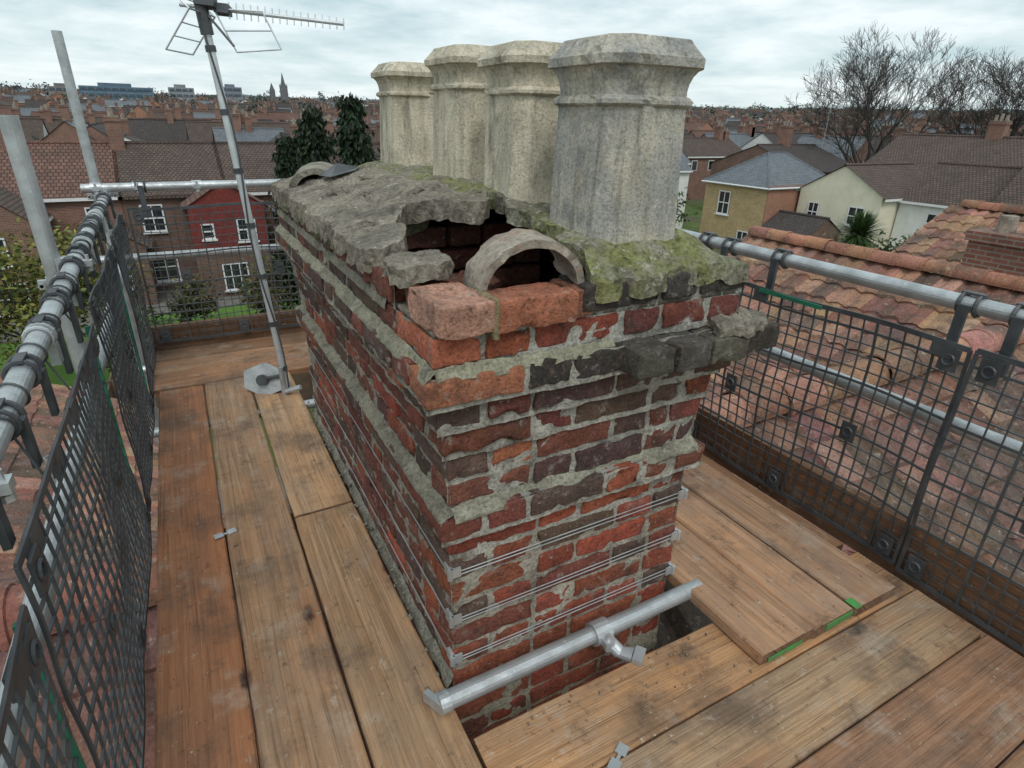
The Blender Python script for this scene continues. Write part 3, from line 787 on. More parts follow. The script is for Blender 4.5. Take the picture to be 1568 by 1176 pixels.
a.build('aerial_mast_and_array',['lightsteel','plastic'],ae)
hx=MB(); c=Vector((.225,3.12,.065)); ax=Vector((.86,-.5,0)); up=Vector((.12,.3,.95)).normalized()
ring=[c+(ax*math.cos(t)+up*math.sin(t)*.75)*.12 for t in [math.pi/6+math.pi/3*k for k in range(6)]]
nn=ax.cross(up).normalized()
hx.poly([p+nn*.02 for p in ring]);hx.poly([p-nn*.02 for p in ring])
for k in range(6): hx.poly([ring[k]+nn*.02,ring[(k+1)%6]+nn*.02,ring[(k+1)%6]-nn*.02,ring[k]-nn*.02])
hx.tube(c+nn*.022,c+nn*.045,.03,n=12,mat=1); hx.tube(c+nn*.03-ax*.02,c+nn*.03+ax*.1+ZV*.03,.01,n=8,mat=1)
hx.tube((.30,3.02,.02),(.38,2.98,.05),.014,n=8);hx.tube((.30,3.02,.0),(.30,3.02,.16),.012,n=8)
hx.build('aerial_base_bracket',['steel','plastic'],ae)

# ---------------------------------------------------------------- roofs close by
random.seed(12)
def pantile(mb,o,u,s,L,S,cols,tw=.235,cl=.30,amp=.026):
    o=Vector(o);u=Vector(u).normalized();s=Vector(s).normalized();n=u.cross(s)
    if n.z<0:n=-n
    per=8; nu=int(L/tw*per); nc=int(S/cl)+1; rows=[];tags=[]
    rnd={}
    for j in range(nc):
        for (fr_,lift) in ((0.02,.004),(.5,.016),(.985,.032)):
            d=(j+fr_)*cl; row=[]
            for i in range(nu+1):
                ph=(i/per)%1.; k=int(i/per)
                prof=math.sin(2*math.pi*ph)*.8+.25*math.sin(4*math.pi*ph+.6)
                rj=rnd.setdefault((k,j),(U(-.006,.006),U(-.02,.02)))
                row.append(o+u*(i*tw/per)+s*(d+(rj[1] if fr_>.9 else 0))+n*(prof*amp+lift+rj[0]+.012*nz(i*.02,j*.2,0,1)))
            rows.append(row);tags.append(j)
    tc={}
    def cf(i,j):
        key=(tags[i],j//per)
        if key not in tc: tc[key]=jit(random.choice(cols),.25)
        return tc[key]
    mb.grid(rows,0,colf=cf)
def ridge(mb,p0,p1,r=.115,col=(.28,.12,.08),seg=.33):
    p0=Vector(p0);p1=Vector(p1);d=(p1-p0);L=d.length;d.normalize();sd=d.cross(ZV).normalized();n=int(L/seg)
    for k in range(n):
        cc=jit(col,.25);rr=r*U(.97,1.03);rows=[]
        tilt=U(-.008,.008);lz=U(-.006,.006)
        for t,rx in ((-.01,1.0),(0,1.09),(.07,1.09),(.085,1.),(1.02,.98)):
            q=p0+d*(seg*(k+t));row=[]
            for a_ in range(13):
                an=math.pi*(a_/12)*1.1-.05*math.pi
                row.append(q+sd*(math.cos(an)*rr*rx+tilt)+ZV*(math.sin(an)*rr*rx+lz))
            rows.append(row)
        mb.grid(rows,0,cc)
TC=[(.32,.165,.115),(.25,.125,.092),(.36,.205,.14),(.18,.11,.085),(.38,.22,.145)]
TC2=[(.23,.12,.093),(.175,.098,.08),(.14,.09,.075),(.27,.145,.11)]
PZ=.62
def dirn(x,y,z): return Vector((x,y,z)).normalized()
own=empty('terraced_house')
rf=MB()
pantile(rf,(-9,2.05,-.20),(1,0,0),(0,-1,-PZ),25,5.6,TC2)
pantile(rf,(-9,2.05,-.20),(1,0,0),(0,1,-PZ),25,5.2,TC2)
ridge(rf,(1.95,2.05,-.18),(16,2.05,-.16),r=.125,col=(.36,.18,.125)); ridge(rf,(-9,2.05,-.20),(.35,2.05,-.20),r=.11)
rf.build('pantile_roof',['pantile'],own,smooth=False,uv=False)
rf=MB()
pantile(rf,(7.87,2.2,-.22),(0,1,0),(-1,0,-PZ),4.4,3.4,TC)
pantile(rf,(7.87,2.2,-.22),(0,1,0),(1,0,-PZ),4.4,3.2,TC)
ridge(rf,(7.87,2.2,-.20),(7.87,6.6,-.20),col=(.38,.18,.115))
pantile(rf,(13.9,2.2,-.05),(0,1,0),(-1,0,-.5),4.5,3.3,TC)
pantile(rf,(13.9,2.2,-.05),(0,1,0),(1,0,-.5),4.5,3.3,TC)
ridge(rf,(13.9,2.2,-.03),(13.9,6.7,-.03),col=(.36,.17,.11))
pantile(rf,(-3.0,2.0,-1.9),(0,1,0),(1,0,-.55),8.2,2.4,TC)
pantile(rf,(-3.0,2.0,-1.9),(0,1,0),(-1,0,-.55),8.2,2.4,TC)
ridge(rf,(-3.0,2.0,-1.88),(-3.0,10.2,-1.88))
rf.build('wing_roofs',['pantile'],own,smooth=False,uv=False)
w=MB()
w.box(-8.9,15.9,-2.3,6.2,-8,-3.1)
for (xr,zr,hw,y1,p) in ((7.87,-.26,2.6,6.4,PZ),(13.9,-.09,2.7,6.5,.5),(-3.,-1.94,1.95,10.,.55)):
    ze=zr-hw*p
    w.box(xr-hw,xr+hw,2.2,y1,-8,ze-.02)
    w.poly([(xr-hw,y1,ze-.02),(xr+hw,y1,ze-.02),(xr,y1,zr)]);
w.build('walls',['wallred'],own)
vp=MB(); vp.hollow((-1.75,7.2,-3.2),(-1.75,7.2,-2.1),.055); vp.build('vent_pipe',['steel'],own)
nb=empty('neighbour_chimney'); q=MB(); q.box(11.0,11.7,3.9,4.9,-2.6,-.25); q.box(10.95,11.75,3.85,4.95,-.25,-.10); q.tube((11.35,4.2,-.1),(11.35,4.2,.15),.14,.12,12,1); q.tube((11.35,4.6,-.1),(11.35,4.6,.15),.14,.12,12,1)
q.build('stack',['wallred','terra'],nb)

# ---------------------------------------------------------------- ground
def gz(x,y):
    d=math.hypot(x,y); return -8+max(0,d-110)*.027
g=MB();P=[]
for i,rad in enumerate([0,10,20,30,40,50,60,80,110,150,200,300,450,700,1000,1500,2200,3500]):
    P.append([(rad*math.cos(t),rad*math.sin(t),gz(rad,0) if rad<1500 else gz(1500,0)) for t in np.linspace(0,2*math.pi,65)])
g.grid(P); g.build('ground',['grass'],uv=False)
lw=MB(); 
for (x0,x1,y0,y1) in ((-14,-3.2,22,31.5),(-2.6,2.6,26,33.5),(3.3,8,24,34),(-25,-15,20,31)):
    lw.poly([(x0,y0,-7.985),(x1,y0,-7.985),(x1,y1,-7.985),(x0,y1,-7.985)])
lw.build('lawn',['lawn'])
pv=MB()
for (x0,x1,y0,y1) in ((-30,12,31.8,39),(-5,4,10,16)):
    pv.poly([(x0,y0,-7.993),(x1,y0,-7.993),(x1,y1,-7.993),(x0,y1,-7.993)])
pv.build('paving',['pave'])
fe=MB()
for x in (-20,-14.6,-8.5,-2.9,2.9,8.6):
    for k in range(9):
        y=14+k*2.0; fe.box(x-.02,x+.02,y+.05,y+1.95,-7.9,-6.2); fe.box(x-.05,x+.05,y-.05,y+.05,-8,-6.1)
for k in range(24):
    x=-30+k*1.83; fe.box(x,x+1.75,20.0,20.04,-7.9,-6.1)
fe.build('garden_fence',['fence'])

# ---------------------------------------------------------------- houses
def window(mb,face,pos,c,z,w=1.0,h=1.35,sgn=-1,panes=2):
    def bx(a0,a1,d0,d1,z0,z1,m):
        lo,hi=sorted((c+sgn*d0,c+sgn*d1))
        if face=='y': mb.box(a0,a1,lo,hi,z0,z1,m)
        else: mb.box(lo,hi,a0,a1,z0,z1,m)
    bx(pos-w/2,pos+w/2,-.02,.03,z-h/2,z+h/2,1)
    f=.075
    for (a0,a1,z0,z1) in ((pos-w/2,pos+w/2,z+h/2-f,z+h/2),(pos-w/2,pos+w/2,z-h/2,z-h/2+f),(pos-w/2,pos-w/2+f,z-h/2+f,z+h/2-f),(pos+w/2-f,pos+w/2,z-h/2+f,z+h/2-f),(pos-w/2+f,pos+w/2-f,z-.035,z+.035)):
        bx(a0,a1,.031,.075,z0,z1,0)
    for k in range(1,panes): 
        a=pos-w/2+w*k/panes; bx(a-.025,a+.025,.031,.07,z-h/2+f,z-.036,0); bx(a-.025,a+.025,.031,.07,z+.036,z+h/2-f,0)
    bx(pos-w/2-.08,pos+w/2+.08,.0,.14,z-h/2-.1,z-h/2-.002,0)
def gable(mbw,mbr,x0,x1,y0,y1,zg,ze,zr,axis,ov=.28,hip=0.,wm=0,rm=0,gut=None):
    mbw.box(x0,x1,y0,y1,zg,ze,wm)
    gm=rm if gut is None else gut
    if axis=='x':
        ym=(y0+y1)/2; s=(zr-ze)/((y1-y0)/2)
        a=x0+hip;b=x1-hip
        if hip:
            zo=ze-ov*s; A=[(x0-ov,y0-ov,zo),(x1+ov,y0-ov,zo),(x1+ov,y1+ov,zo),(x0-ov,y1+ov,zo)]
            mbr.poly([A[0],A[1],(b,ym,zr),(a,ym,zr)],rm);mbr.poly([A[2],A[3],(a,ym,zr),(b,ym,zr)],rm)
            mbr.poly([A[3],A[0],(a,ym,zr)],rm);mbr.poly([A[1],A[2],(b,ym,zr)],rm)
            for P_,Q_ in ((A[0],(a,ym,zr)),(A[1],(b,ym,zr)),(A[3],(a,ym,zr)),((a,ym,zr),(b,ym,zr))): mbr.tube(P_,Q_,.08,n=6,mat=rm)
            for P_,Q_ in ((A[0],A[1]),(A[0],A[3])): mbr.tube(P_,Q_,.07,n=6,mat=gm)
        else:
            for sg,ye in ((-1,y0),(1,y1)):
                e=ye+sg*ov; zo=ze-ov*s+.02
                p=[(x0-.12,e,zo),(x1+.12,e,zo),(x1+.12,ym,zr+.02),(x0-.12,ym,zr+.02)]
                mbr.poly(p if sg<0 else p[::-1],rm)
                mbr.poly([(x0-.12,e,zo),(x1+.12,e,zo),(x1+.12,e,zo-.16),(x0-.12,e,zo-.16)],gm)
            for xx in (x0,x1): mbw.poly([(xx,y0,ze),(xx,y1,ze),(xx,ym,zr-.03)],wm)
            mbr.tube((x0-.1,ym,zr+.02),(x1+.1,ym,zr+.02),.11,n=8,mat=rm)
    else:
        xm=(x0+x1)/2; s=(zr-ze)/((x1-x0)/2)
        for sg,xe in ((-1,x0),(1,x1)):
            e=xe+sg*ov; zo=ze-ov*s+.02
            p=[(e,y0-.12,zo),(e,y1+.12,zo),(xm,y1+.12,zr+.02),(xm,y0-.12,zr+.02)]
            mbr.poly(p[::-1] if sg<0 else p,rm)
            mbr.poly([(e,y0-.12,zo),(e,y1+.12,zo),(e,y1+.12,zo-.16),(e,y0-.12,zo-.16)],gm)
        for yy in (y0,y1): mbw.poly([(x0,yy,ze),(x1,yy,ze),(xm,yy,zr-.03)],wm)
        mbr.tube((xm,y0-.1,zr+.02),(xm,y1+.1,zr+.02),.11,n=8,mat=rm)
def stack(mb,x,y,z0,z1,w=.7,d=1.1,pots=3,m=0,pm=1):
    mb.box(x-w/2,x+w/2,y-d/2,y+d/2,z0,z1,m); mb.box(x-w/2-.06,x+w/2+.06,y-d/2-.06,y+d/2+.06,z1-.2,z1-.05,m)
    mb.box(x-w/2-.02,x+w/2+.02,y-d/2-.02,y+d/2+.02,z1+.001,z1+.06,pm)
    for k in range(pots):
        yy=y-d/2+d*(k+.5)/pots; mb.tube((x,yy,z1+.06),(x,yy,z1+.45+.1*(k%2)),.13,.11,8,pm)
def house(name,x0,x1,y0,y1,ze,zr,axis,wall,roof,wins=(),stacks=(),hip=0,zg=-8,extra=None,walls2=None):
    e=empty(name); a,b,c=MB(),MB(),MB()
    gable(a,b,x0,x1,y0,y1,zg,ze,zr,axis,hip=hip,gut=1 if wall!='wallbrown' else 0)
    if extra: extra(a,b,c)
    a.build('walls',[wall]+(walls2 or []),e); b.build('roof',[roof,'frame'],e)
    for (f,p,z,w,h,pn) in wins:
        cc={'y':y0,'x':x0}[f]; window(c,f,p,cc,z,w,h,-1,pn)
    if c.f: c.build('windows_and_door',['frame','glass'],e)
    if stacks:
        s=MB()
        for (x,y,z0,z1) in stacks: stack(s,x,y,z0,z1)
        s.build('chimney_stacks',['wallred','terra'],e)
    return e
ze,zr=-2.65,-.35
for k in range(11):
    x0=-34+k*5.2; x1=x0+5.18
    wall='wallred' if k%3 else 'wallbrown'; rt='tilebrown' if k%4!=1 else 'tilered'
    wins=[('y',x0+1.3,-4.0,1.1,1.45,2),('y',x1-1.2,-4.0,1.0,1.4,2),('y',x0+1.4,-6.7,1.3,1.6,2),('y',x1-1.2,-6.9,.9,2.1,1)]
    house('terraced_house.%03d'%(k+1),x0,x1,38.6,46.5,ze,zr,'x',wall,rt,wins,[(x0+.2,42.5,-1.5,1.0)] if k%4!=3 else [])
house('rear_wing_house',.2,3.9,35.6,38.5,-3.1,-1.9,'y','redpaint','tilered',[('y',2.9,-4.4,.95,1.2,2),('y',1.0,-4.4,.6,.8,1),('y',2.0,-6.9,1.3,1.5,3)],
      extra=lambda a,b,c:a.box(.18,3.92,35.58,38.49,-8,-5.6,1),walls2=['wallbrown'])
house('rear_wing_house.001',-9.6,-6.2,34.9,38.5,-3.4,-2.0,'y','wallred','tilebrown',[('y',-7.9,-4.7,1.0,1.3,2),('y',-7.9,-6.9,1.6,1.5,2)])
house('rear_wing_house.002',-4.4,-2.0,35.5,38.5,-4.9,-4.1,'y','wallbrown','tilebrown',[('y',-3.3,-6.4,.8,1.2,2)])
house('rear_wing_house.003',4.8,7.6,35.0,38.5,-3.3,-2.1,'y','wallred','tilered',[('y',6.2,-4.6,.9,1.2,2)])
house('rear_wing_house.004',-20,-16.5,34.,38.5,-3.3,-1.9,'y','wallred','tilebrown',[('y',-18,-4.6,1.0,1.3,2)])
def ybx(a,b,c):
    a.box(38.81,47.0,31.3,31.39,-8,-2.75,1)
house('yellow_brick_house',38.8,47.0,31.4,37.6,-2.75,-.6,'x','wallyellow','slate',[('x',35.4,-4.4,1.2,1.8,2),('x',33,-7,1.1,1.4,2)],hip=3.1,extra=ybx,walls2=['wallorange'])
house('slate_roof_house',33.5,43,44,52,-2.5,.2,'x','white','slate',[('x',46,-4,1.1,1.4,2),('y',36,-3.9,1.1,1.4,2),('y',39,-3.9,1.1,1.4,2)],[(40,48,-.5,2.3)],
      extra=lambda a,b,c:(a.box(35,39.5,44.6,47,-1.9,-.6,0),window(c,'y',37.2,44.6,-1.2,3.6,.8,-1,4)))
house('cream_house',42,50,24.6,31,-2.9,-1.1,'x','cream','tilebrown',[('x',29.6,-4.5,.9,1.4,2),('x',26.2,-4.4,1.2,1.3,2)])
house('white_house',44,51,18.8,24.5,-3.0,-.8,'y','white','tilebrown',[('x',21.9,-4.4,1.2,1.3,2)])
house('lean_to_shed',38.5,41.9,27.0,31.0,-5.6,-4.6,'y','wallbrown','tiledark',[('x',29,-6.4,1,1,2)])
house('brown_roof_house',50,60,21,32,-1.8,.9,'y','wallred','tilebrown',[],[(55,25,.3,2.0)])
house('red_brick_house',43,50,10.5,18.6,-2.9,.1,'y','wallred','tilebrown',[('x',17.2,-4.2,1.3,1.4,3),('x',14,-4.3,1.3,1.4,3),('x',12,-4.3,1.0,1.4,2)],[(47,18.0,-.6,1.2)],
      extra=lambda a,b,c:b.obox((44.8,14.5,-1.35),(dirn(1,0,.86),Vector((0,1,0)),dirn(-.86,0,1)),(.5,.4,.06),1))
house('roadside_house',54,63,40,52,-2.6,-.5,'x','wallbrown','tiledark',[],[(58,46,-1.2,1.4)])

# distant rooftops
dr=MB()
random.seed(21)
f=60.
while f<900:
    lat=-1.05*f
    while lat<1.05*f:
        x=.483*f+.875*lat+U(-3,3); y=.875*f-.483*lat+U(-4,4)
        lat+=U(7,13)*(1+f/420)
        d=math.hypot(x,y)
        if y<57 and x<30: continue
        if x<64 and y<56: continue
        if math.hypot(x-67.6,y-42.6)<9: continue
        if R()<.14: continue
        z=gz(x,y); w_=U(7,14);dp=U(7,9);he=U(4.8,5.8);hr=he+U(2,3.1)
        ax='x' if nz(x,y,0,.012)>-.05 else 'y'
        if ax=='y': w_,dp=dp,w_
        gable(dr,dr,x,x+w_,y,y+dp,z-1,z+he,z+hr,ax,ov=.3,wm=random.choice((0,0,1,2)) if R()<.85 else 3,rm=random.choice((4,4,5,6,6,7)),gut=9)
        for q_ in range(2 if R()<.5 else 1):
            if R()<.8: stack(dr,x+(U(.5,w_-.5) if ax=='x' else w_/2),y+(dp/2 if ax=='x' else U(.5,dp-.5)),z+hr-.8,z+hr+U(.9,1.6),m=0,pm=8,pots=2)
        if f<240:
            if ax=='x':
                for t in range(int(w_/3)): window_x=x+1.5+3*t; dr.box(window_x-.5,window_x+.5,y-.05,y-.01,z+he-1.9,z+he-.6,9); dr.box(window_x-.40,window_x+.40,y-.08,y-.055,z+he-1.8,z+he-.7,10)
            else:
                for t in range(int(dp/3)): wy=y+1.5+3*t; dr.box(x-.05,x-.01,wy-.5,wy+.5,z+he-1.9,z+he-.6,9); dr.box(x-.08,x-.055,wy-.40,wy+.40,z+he-1.8,z+he-.7,10)
    f*=1.10
dr.build('distant_rooftops',['wallred','wallbrown','wallorange','white','tilebrown','tilered','tiledark','slate','terra','frame','glass'])
def block(name,x,y,w,d,top,col,rows=4,rot=0):
    b=MB(); z=gz(x,y); b.box(x-w/2,x+w/2,y-d/2,y+d/2,z-2,top,0,col)
    hh=(top-z)/rows
    for k in range(rows):
        b.box(x-w/2+1,x+w/2-1,y-d/2-.3,y-d/2-.05,z+hh*(k+.35),z+hh*(k+.75),0,(.09,.12,.15))
        for j in range(int(w/4)): b.box(x-w/2+4*j,x-w/2+4*j+.6,y-d/2-.5,y-d/2-.31,z+hh*(k+.3),z+hh*(k+.8),0,col)
    b.box(x-w/4,x+w/5,y-d/4,y+d/4,top,top+2.0,0,(col[0]*.8,col[1]*.8,col[2]*.8))
    return b.build(name,['farcol'])
block('office_block',-22,469,38,18,14.5,(.15,.22,.29),4)  # far building colours are greyed to paint in distance haze
block('flat_roof_building',14,520,16,14,17,(.30,.32,.34),4)
block('flat_roof_building.001',50,560,15,12,20,(.24,.26,.30),4)
block('flat_roof_building.002',-58,540,14,12,15.5,(.25,.24,.23),3)
ch=MB(); cx,cy=101,629; ch.box(cx-3,cx+3,cy-3,cy+3,0,24,0,(.18,.18,.19))
for s1,s2 in ((-1,-1),(1,-1),(1,1),(-1,1)): ch.tube((cx+2.7*s1,cy+2.7*s2,24),(cx+2.7*s1,cy+2.7*s2,27),.6,.1,6,0,(.18,.18,.19))
ch.tube((cx,cy,24),(cx,cy,36),2.4,.15,8,0,(.15,.16,.17)); ch.box(cx-3,cx+16,cy+1,cy+8,0,14,0,(.18,.17,.17))
ch.build('church_tower',['farcol'])
ch=MB(); ch.box(85,89,600,604,0,21,0,(.16,.16,.17)); ch.tube((87,602,21),(87,602,26),2,.2,8,0,(.13,.14,.15)); ch.build('church_tower.001',['farcol'])
h=MB();P=[]
for i in range(161):
    t=math.radians(-60+i*1.0); rr=1500
    hx_=36+9*nz(i*.09,0,0,1)+4*nz(i*.35,3,0,1)+3*nz(i*1.1,5,0,1)
    x,y=math.cos(t)*rr,math.sin(t)*rr
    P.append([(x*.8,y*.8,10),(x*.95,y*.95,hx_*.8),(x,y,hx_),(x*1.3,y*1.3,hx_*.7)])
h.grid(P); h.build('hills',['far'],uv=False)

# ---------------------------------------------------------------- vegetation
def leaves(mb,c,rad,n,size,cols,clumps=14,rnd=random,flat=1.,droop=0):
    c=Vector(c);cl_=[]
    for k in range(clumps):
        v=Vector((rnd.gauss(0,1),rnd.gauss(0,1),rnd.gauss(0,1))).normalized()*rnd.uniform(.35,.95)
        cl_.append((Vector((v.x*rad[0],v.y*rad[1],v.z*rad[2])),rnd.uniform(.65,1.25),rnd.uniform(.25,.5)))
    for k in range(n):
        o,br,cr=rnd.choice(cl_)
        d=Vector((rnd.gauss(0,.55),rnd.gauss(0,.55),rnd.gauss(0,.55)))*cr
        p=c+o+Vector((d.x*rad[0],d.y*rad[1],d.z*rad[2]))
        a=Vector((rnd.gauss(0,1),rnd.gauss(0,1),rnd.gauss(0,.7)-droop)).normalized(); b=a.cross(Vector((rnd.gauss(0,1),rnd.gauss(0,1),rnd.gauss(0,1)))).normalized()
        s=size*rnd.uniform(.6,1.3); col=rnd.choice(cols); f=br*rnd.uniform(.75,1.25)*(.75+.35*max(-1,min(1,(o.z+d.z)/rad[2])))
        mb.poly([p-a*s,p+b*s*.45,p+a*s,p-b*s*.45],0,(col[0]*f,col[1]*f,col[2]*f))
YG=[(.22,.23,.045),(.28,.25,.055),(.15,.19,.045)];GR=[(.06,.10,.03),(.085,.12,.035),(.04,.07,.025)];DG=[(.018,.036,.016),(.028,.05,.02),(.012,.026,.012)]
OL=[(.13,.14,.05),(.18,.14,.06),(.09,.10,.045)]
def bush(name,x,y,z,rad,n,size,cols,trunk=True,seed=0):
    rn=random.Random(seed);e=empty(name);mb=MB();leaves(mb,(x,y,z),rad,n,size,cols,int(10+n/150),rn)
    mb.build('foliage',['leaf'],e,uv=False)
    t=MB(); g0=gz(x,y)
    t.tube((x,y,g0-.1),(x,y,z),.10,.05,6)
    for k in range(7):
        a_=rn.uniform(0,6.28); t.tube((x,y,z-rad[2]*.6),(x+math.cos(a_)*rad[0]*.7,y+math.sin(a_)*rad[1]*.7,z+rn.uniform(-.2,.7)*rad[2]),.05,.015,5)
    t.build('stems',['bark'],e,uv=False)
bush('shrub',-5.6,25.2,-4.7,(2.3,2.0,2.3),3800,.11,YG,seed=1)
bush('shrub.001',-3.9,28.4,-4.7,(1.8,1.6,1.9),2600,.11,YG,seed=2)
bush('shrub.002',-8.6,22,-5.6,(2.2,1.8,1.8),2200,.13,GR,seed=3)
bush('shrub.003',-2.2,23,-6.4,(1.5,1.4,1.3),1600,.12,GR,seed=4)
bush('shrub.004',2.6,29,-6.2,(1.3,1.4,1.5),1600,.12,OL,seed=5)
bush('shrub.005',5.6,27,-6.2,(1.8,1.4,1.4),1600,.12,GR,seed=6)
bush('shrub.006',-4.9,14.5,-6.4,(1.8,1.4,1.5),1800,.10,GR,seed=7)
bush('shrub.007',27,31,-4.5,(2.3,2,2.3),2600,.16,GR,seed=8)
bush('shrub.008',33,21,-6.0,(2.2,2,1.6),2200,.16,OL,seed=9)
bush('shrub.009',36,19,-6,(2.6,2.4,1.6),2200,.16,GR,seed=10)
bush('shrub.011',-.6,30,-6.6,(1.2,1.2,1.2),1300,.12,OL,seed=12)
def conifer(name,x,y,top,w,seed):
    rn=random.Random(seed);e=empty(name);t=MB();g0=gz(x,y);t.tube((x,y,g0),(x,y,top-.6),.2,.03,8);mb=MB();H=top-g0
    nb_=250
    for k in range(nb_):
        h=(k/nb_)**.85; z=g0+.8+(H-.8)*h; rr=w*(1-h)**.62*rn.uniform(.6,1.15)*(1 if h<.9 else .8)+.12
        an=rn.uniform(0,6.28); d=Vector((math.cos(an),math.sin(an),0)); br=rn.uniform(.6,1.4)
        if k%4==0: t.tube((x,y,z),(x+d.x*rr*.8,y+d.y*rr*.8,z+.15),.03,.01,4)
        for q in range(36):
            s=rn.uniform(.25,1)
            p=Vector((x,y,z))+d*(rr*s)+Vector((rn.gauss(0,.16),rn.gauss(0,.16),.35*s-.35*s*s+rn.gauss(0,.14)))
            a_=(d*.5+Vector((rn.gauss(0,.4),rn.gauss(0,.4),-.9+rn.gauss(0,.4)))).normalized(); b_=a_.cross(Vector((rn.gauss(0,1),rn.gauss(0,1),rn.gauss(0,1)))).normalized(); sz=rn.uniform(.10,.2)
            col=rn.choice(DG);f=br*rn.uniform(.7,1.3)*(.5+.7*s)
            mb.poly([p-a_*sz,p+b_*sz*.4,p+a_*sz,p-b_*sz*.4],0,(col[0]*f,col[1]*f,col[2]*f))
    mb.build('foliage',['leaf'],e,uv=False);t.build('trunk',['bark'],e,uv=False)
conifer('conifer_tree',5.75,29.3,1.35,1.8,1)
conifer('conifer_tree.001',7.35,28.6,1.85,1.9,2)
conifer('conifer_tree.002',4.75,30.5,.1,1.3,3)
def bare_tree(name,x,y,top,width,seed,maxd=7,limbs=6,mr=.016):
    rn=random.Random(seed); mb=MB(); g0=gz(x,y); H=top-g0; B=Vector((x,y,g0))
    def br(p,d,L,r,dep):
        segs=4 if dep<3 else 3
        for s in range(segs):
            d=(d+Vector((rn.gauss(0,.13),rn.gauss(0,.13),rn.gauss(0,.08)+.06))).normalized()
            q=p+d*(L/segs); r2=max(mr,r*(.90 if dep<3 else .83))
            mb.tube(p,q,r,r2,6 if dep<2 else 3,0,cap=False)
            p=q;r=r2
            if dep<maxd and rn.random()<(.35 if dep<2 else .66):
                ax_=Vector((rn.gauss(0,1),rn.gauss(0,1),rn.gauss(0,.5))).normalized(); d3=(d*.8+ax_*.75).normalized()
                br(p,d3,L*rn.uniform(.45,.7),r*.58,dep+2)
        if dep>=maxd: return
        for k in range(2 if rn.random()<.65 else 3):
            ax_=Vector((rn.gauss(0,1),rn.gauss(0,1),rn.gauss(0,.4))).normalized()
            br(p,(d+ax_*.58).normalized(),L*rn.uniform(.66,.84),r*rn.uniform(.64,.8),dep+1)
    tr=H*.2; mb.tube(B,B+ZV*tr,H*.026,H*.021,8,0)
    for k in range(limbs):
        an=k*2*math.pi/limbs+rn.uniform(-.4,.4); lean=rn.uniform(.35,.95) if k else .1
        br(B+ZV*(tr*rn.uniform(.8,1.25)),Vector((math.cos(an)*lean,math.sin(an)*lean,1)).normalized(),H*.235,H*.0135,1)
    mz=max(v[2] for v in mb.v); k=H/(mz-g0)
    ds=sorted(math.hypot(v[0]-x,v[1]-y) for v in mb.v); kw=(width/2)/ds[int(len(ds)*.97)]
    mb.v=[(x+(v[0]-x)*kw,y+(v[1]-y)*kw,g0+(v[2]-g0)*k) for v in mb.v]
    return mb.build(name,['twig'],uv=False)
def wp(f,l): return (.483*f+.875*l,.875*f-.483*l)
bare_tree('bare_tree',*wp(70,38.8),10.9,16,5)
bare_tree('bare_tree.001',*wp(76,57.5),11.4,17,11)
bare_tree('bare_tree.002',*wp(84,73),14.,19,17)
e=empty('palm_tree'); pm=MB(); rn=random.Random(4); px,py,pz_=29.2,17.8,-3.5
for k in range(900):
    th_=rn.uniform(0,6.28);el=rn.uniform(-.9,1.5);d=Vector((math.cos(th_)*math.cos(el),math.sin(th_)*math.cos(el),math.sin(el)))
    L=rn.uniform(1.2,1.65);sd_=d.cross(ZV)
    if sd_.length<.1: sd_=Vector((1,0,0))
    sd_.normalize();p=Vector((px,py,pz_));prev=p;f=rn.uniform(.5,1.5);col=(.06*f,.105*f,.028*f)
    for s in range(4):
        q=p+d*(L*(s+1)/4)-ZV*(.22*((s+1)/4)**2*L); w0=.04*(1-s/4)+.01;w1=.04*(1-(s+1)/4)+.004
        pm.poly([prev-sd_*w0,prev+sd_*w0,q+sd_*w1,q-sd_*w1],0,col);prev=q
pm.build('fronds',['leaf'],e,uv=False); t=MB();t.tube((px,py,-8),(px,py,pz_),.22,.15,8);t.build('trunk',['bark'],e)
random.seed(5); tm=MB(); rn=random.Random(9)
for k in range(380):
    f=rn.uniform(62,800); l=rn.uniform(-1.0,1.0)*f; x,y=wp(f,l)
    if x<62 and y<58: continue
    if f<150 and l>12: continue
    s=rn.uniform(1.4,2.8)*(1+f/500); z=gz(x,y)+s*1.2
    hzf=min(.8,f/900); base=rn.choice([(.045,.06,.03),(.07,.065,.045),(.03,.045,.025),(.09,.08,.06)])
    cols=[tuple(b*(1-hzf)+hz2*hzf for b,hz2 in zip(base,(.16,.18,.19)))]  # leaf colour blended toward grey-blue with distance, as painted haze
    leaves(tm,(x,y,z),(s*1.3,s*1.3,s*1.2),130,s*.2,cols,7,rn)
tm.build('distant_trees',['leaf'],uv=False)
tm=MB()
for k in range(460):
    t=math.radians(rn.uniform(-25,125)); rr=rn.uniform(800,1450); x,y=math.cos(t)*rr,math.sin(t)*rr; s=rn.uniform(4,8)
    leaves(tm,(x,y,gz(x,y)+s*.6),(s*2.6,s*2.6,s*.9),40,s*.35,[(.14,.16,.165),(.11,.13,.13),(.17,.18,.185)],6,rn)  # bluish-grey leaf colours include the distance haze
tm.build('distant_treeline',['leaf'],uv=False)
sl_=MB(); x,y=wp(70,33.5); sl_.tube((x,y,-8),(x,y,3.2),.09,.06,8); sl_.tube((x,y,3.2),(x-.9,y+.6,3.4),.05,.04,6); sl_.obox((x-1.1,y+.7,3.38),(dirn(-.8,.6,0),dirn(.6,.8,0),ZV),(.3,.12,.06)); sl_.build('street_lamp',['steel'])

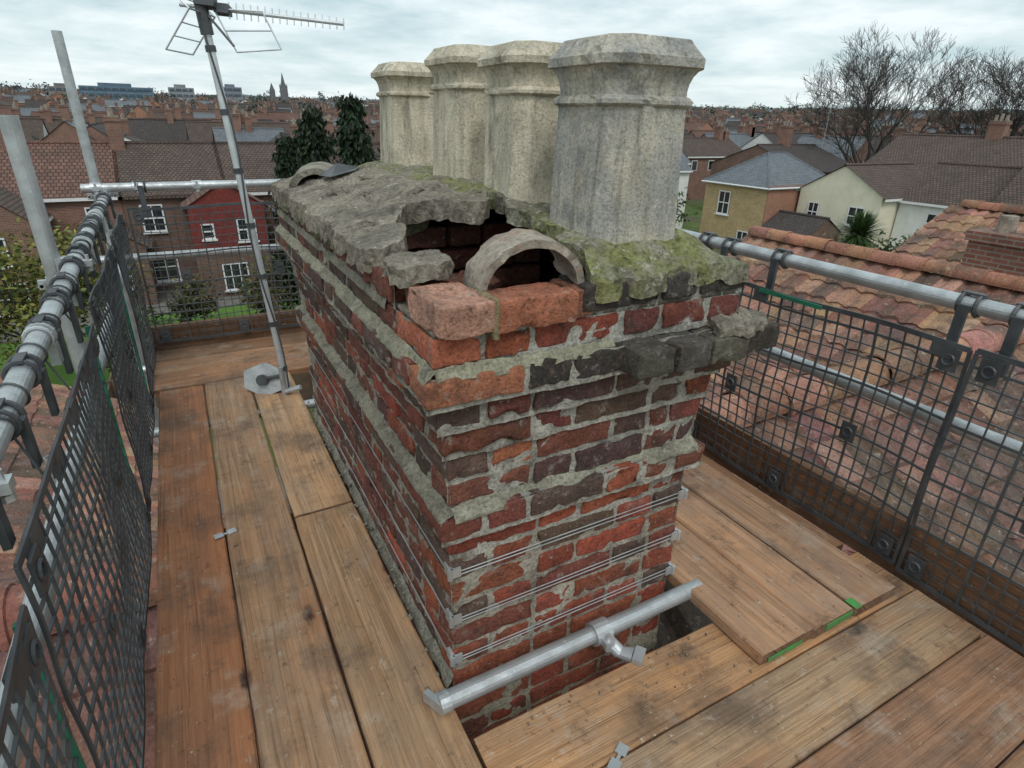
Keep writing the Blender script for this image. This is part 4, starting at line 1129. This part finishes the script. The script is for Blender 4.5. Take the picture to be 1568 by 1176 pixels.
# ---------------------------------------------------------------- world, sun, camera
SE,SA=math.radians(52),math.radians(200)
wd=bpy.data.worlds.new('World'); scene.world=wd; wd.use_nodes=True; nt=wd.node_tree
bg=nt.nodes['Background']; bg.inputs['Strength'].default_value=.132
sky=nd(nt,'ShaderNodeTexSky'); sky.sky_type='NISHITA'; sky.sun_disc=False; sky.sun_elevation=SE
tc=nd(nt,'ShaderNodeTexCoord'); sp=nd(nt,'ShaderNodeSeparateXYZ'); nt.links.new(tc.outputs['Generated'],sp.inputs[0])
def mth(op,a,b):
    n=nd(nt,'ShaderNodeMath',operation=op)
    for i,v in enumerate((a,b)):
        if isinstance(v,bpy.types.NodeSocket): nt.links.new(v,n.inputs[i])
        else: n.inputs[i].default_value=v
    return n.outputs[0]
zc_=mth('ADD',mth('MAXIMUM',sp.outputs[2],0.),.13)
cx_=mth('DIVIDE',sp.outputs[0],zc_);cy_=mth('DIVIDE',sp.outputs[1],zc_)
cb_=nd(nt,'ShaderNodeCombineXYZ'); nt.links.new(cx_,cb_.inputs[0]);nt.links.new(cy_,cb_.inputs[1])
n1=noisen(nt,cb_.outputs[0],.7,7,.55,.3); n2=noisen(nt,cb_.outputs[0],2.2,6,.6)
fc=rng(nt,mth('ADD',mth('MULTIPLY',n1,.65),mth('MULTIPLY',n2,.35)),.40,.60)
cloud=mixc(nt,fc,(3.9,5.2,5.5),(7.4,8.0,8.1))
hz_=rng(nt,sp.outputs[2],.0,.14,.5,0)
cloud=mixc(nt,hz_,cloud,(7.1,7.7,7.85))
fin=mixc(nt,.9,sky.outputs[0],cloud)
nt.links.new(fin,bg.inputs['Color'])
sun=bpy.data.lights.new('sun','SUN'); sun.energy=1.2; sun.angle=math.radians(22); sun.color=(1,.975,.94)
so_=bpy.data.objects.new('sun',sun); scene.collection.objects.link(so_)
sd3=Vector((math.sin(SA)*math.cos(SE),math.cos(SA)*math.cos(SE),math.sin(SE)))
so_.rotation_euler=sd3.to_track_quat('Z','Y').to_euler()
sky.sun_rotation=SA
cam=bpy.data.cameras.new('camera'); cam.sensor_width=36; cam.lens=20.66; cam.clip_start=.02; cam.clip_end=8000
co=bpy.data.objects.new('camera',cam); scene.collection.objects.link(co); scene.camera=co
F=Vector((.483,.8756,0)).normalized(); Rt=Vector((F.y,-F.x,0)); p=math.radians(24.2)
C=F*math.cos(p)-ZV*math.sin(p); Uu=F*math.sin(p)+ZV*math.cos(p)
R2=(Rt+Uu*.0232).normalized(); U2=(Uu-Rt*.0232).normalized()
M=Matrix((R2,U2,-C)).transposed().to_4x4(); M.translation=Vector((0,0,1.35)); co.matrix_world=M
print('FACES',sum(len(o.data.polygons) for o in bpy.data.objects if o.type=='MESH'))
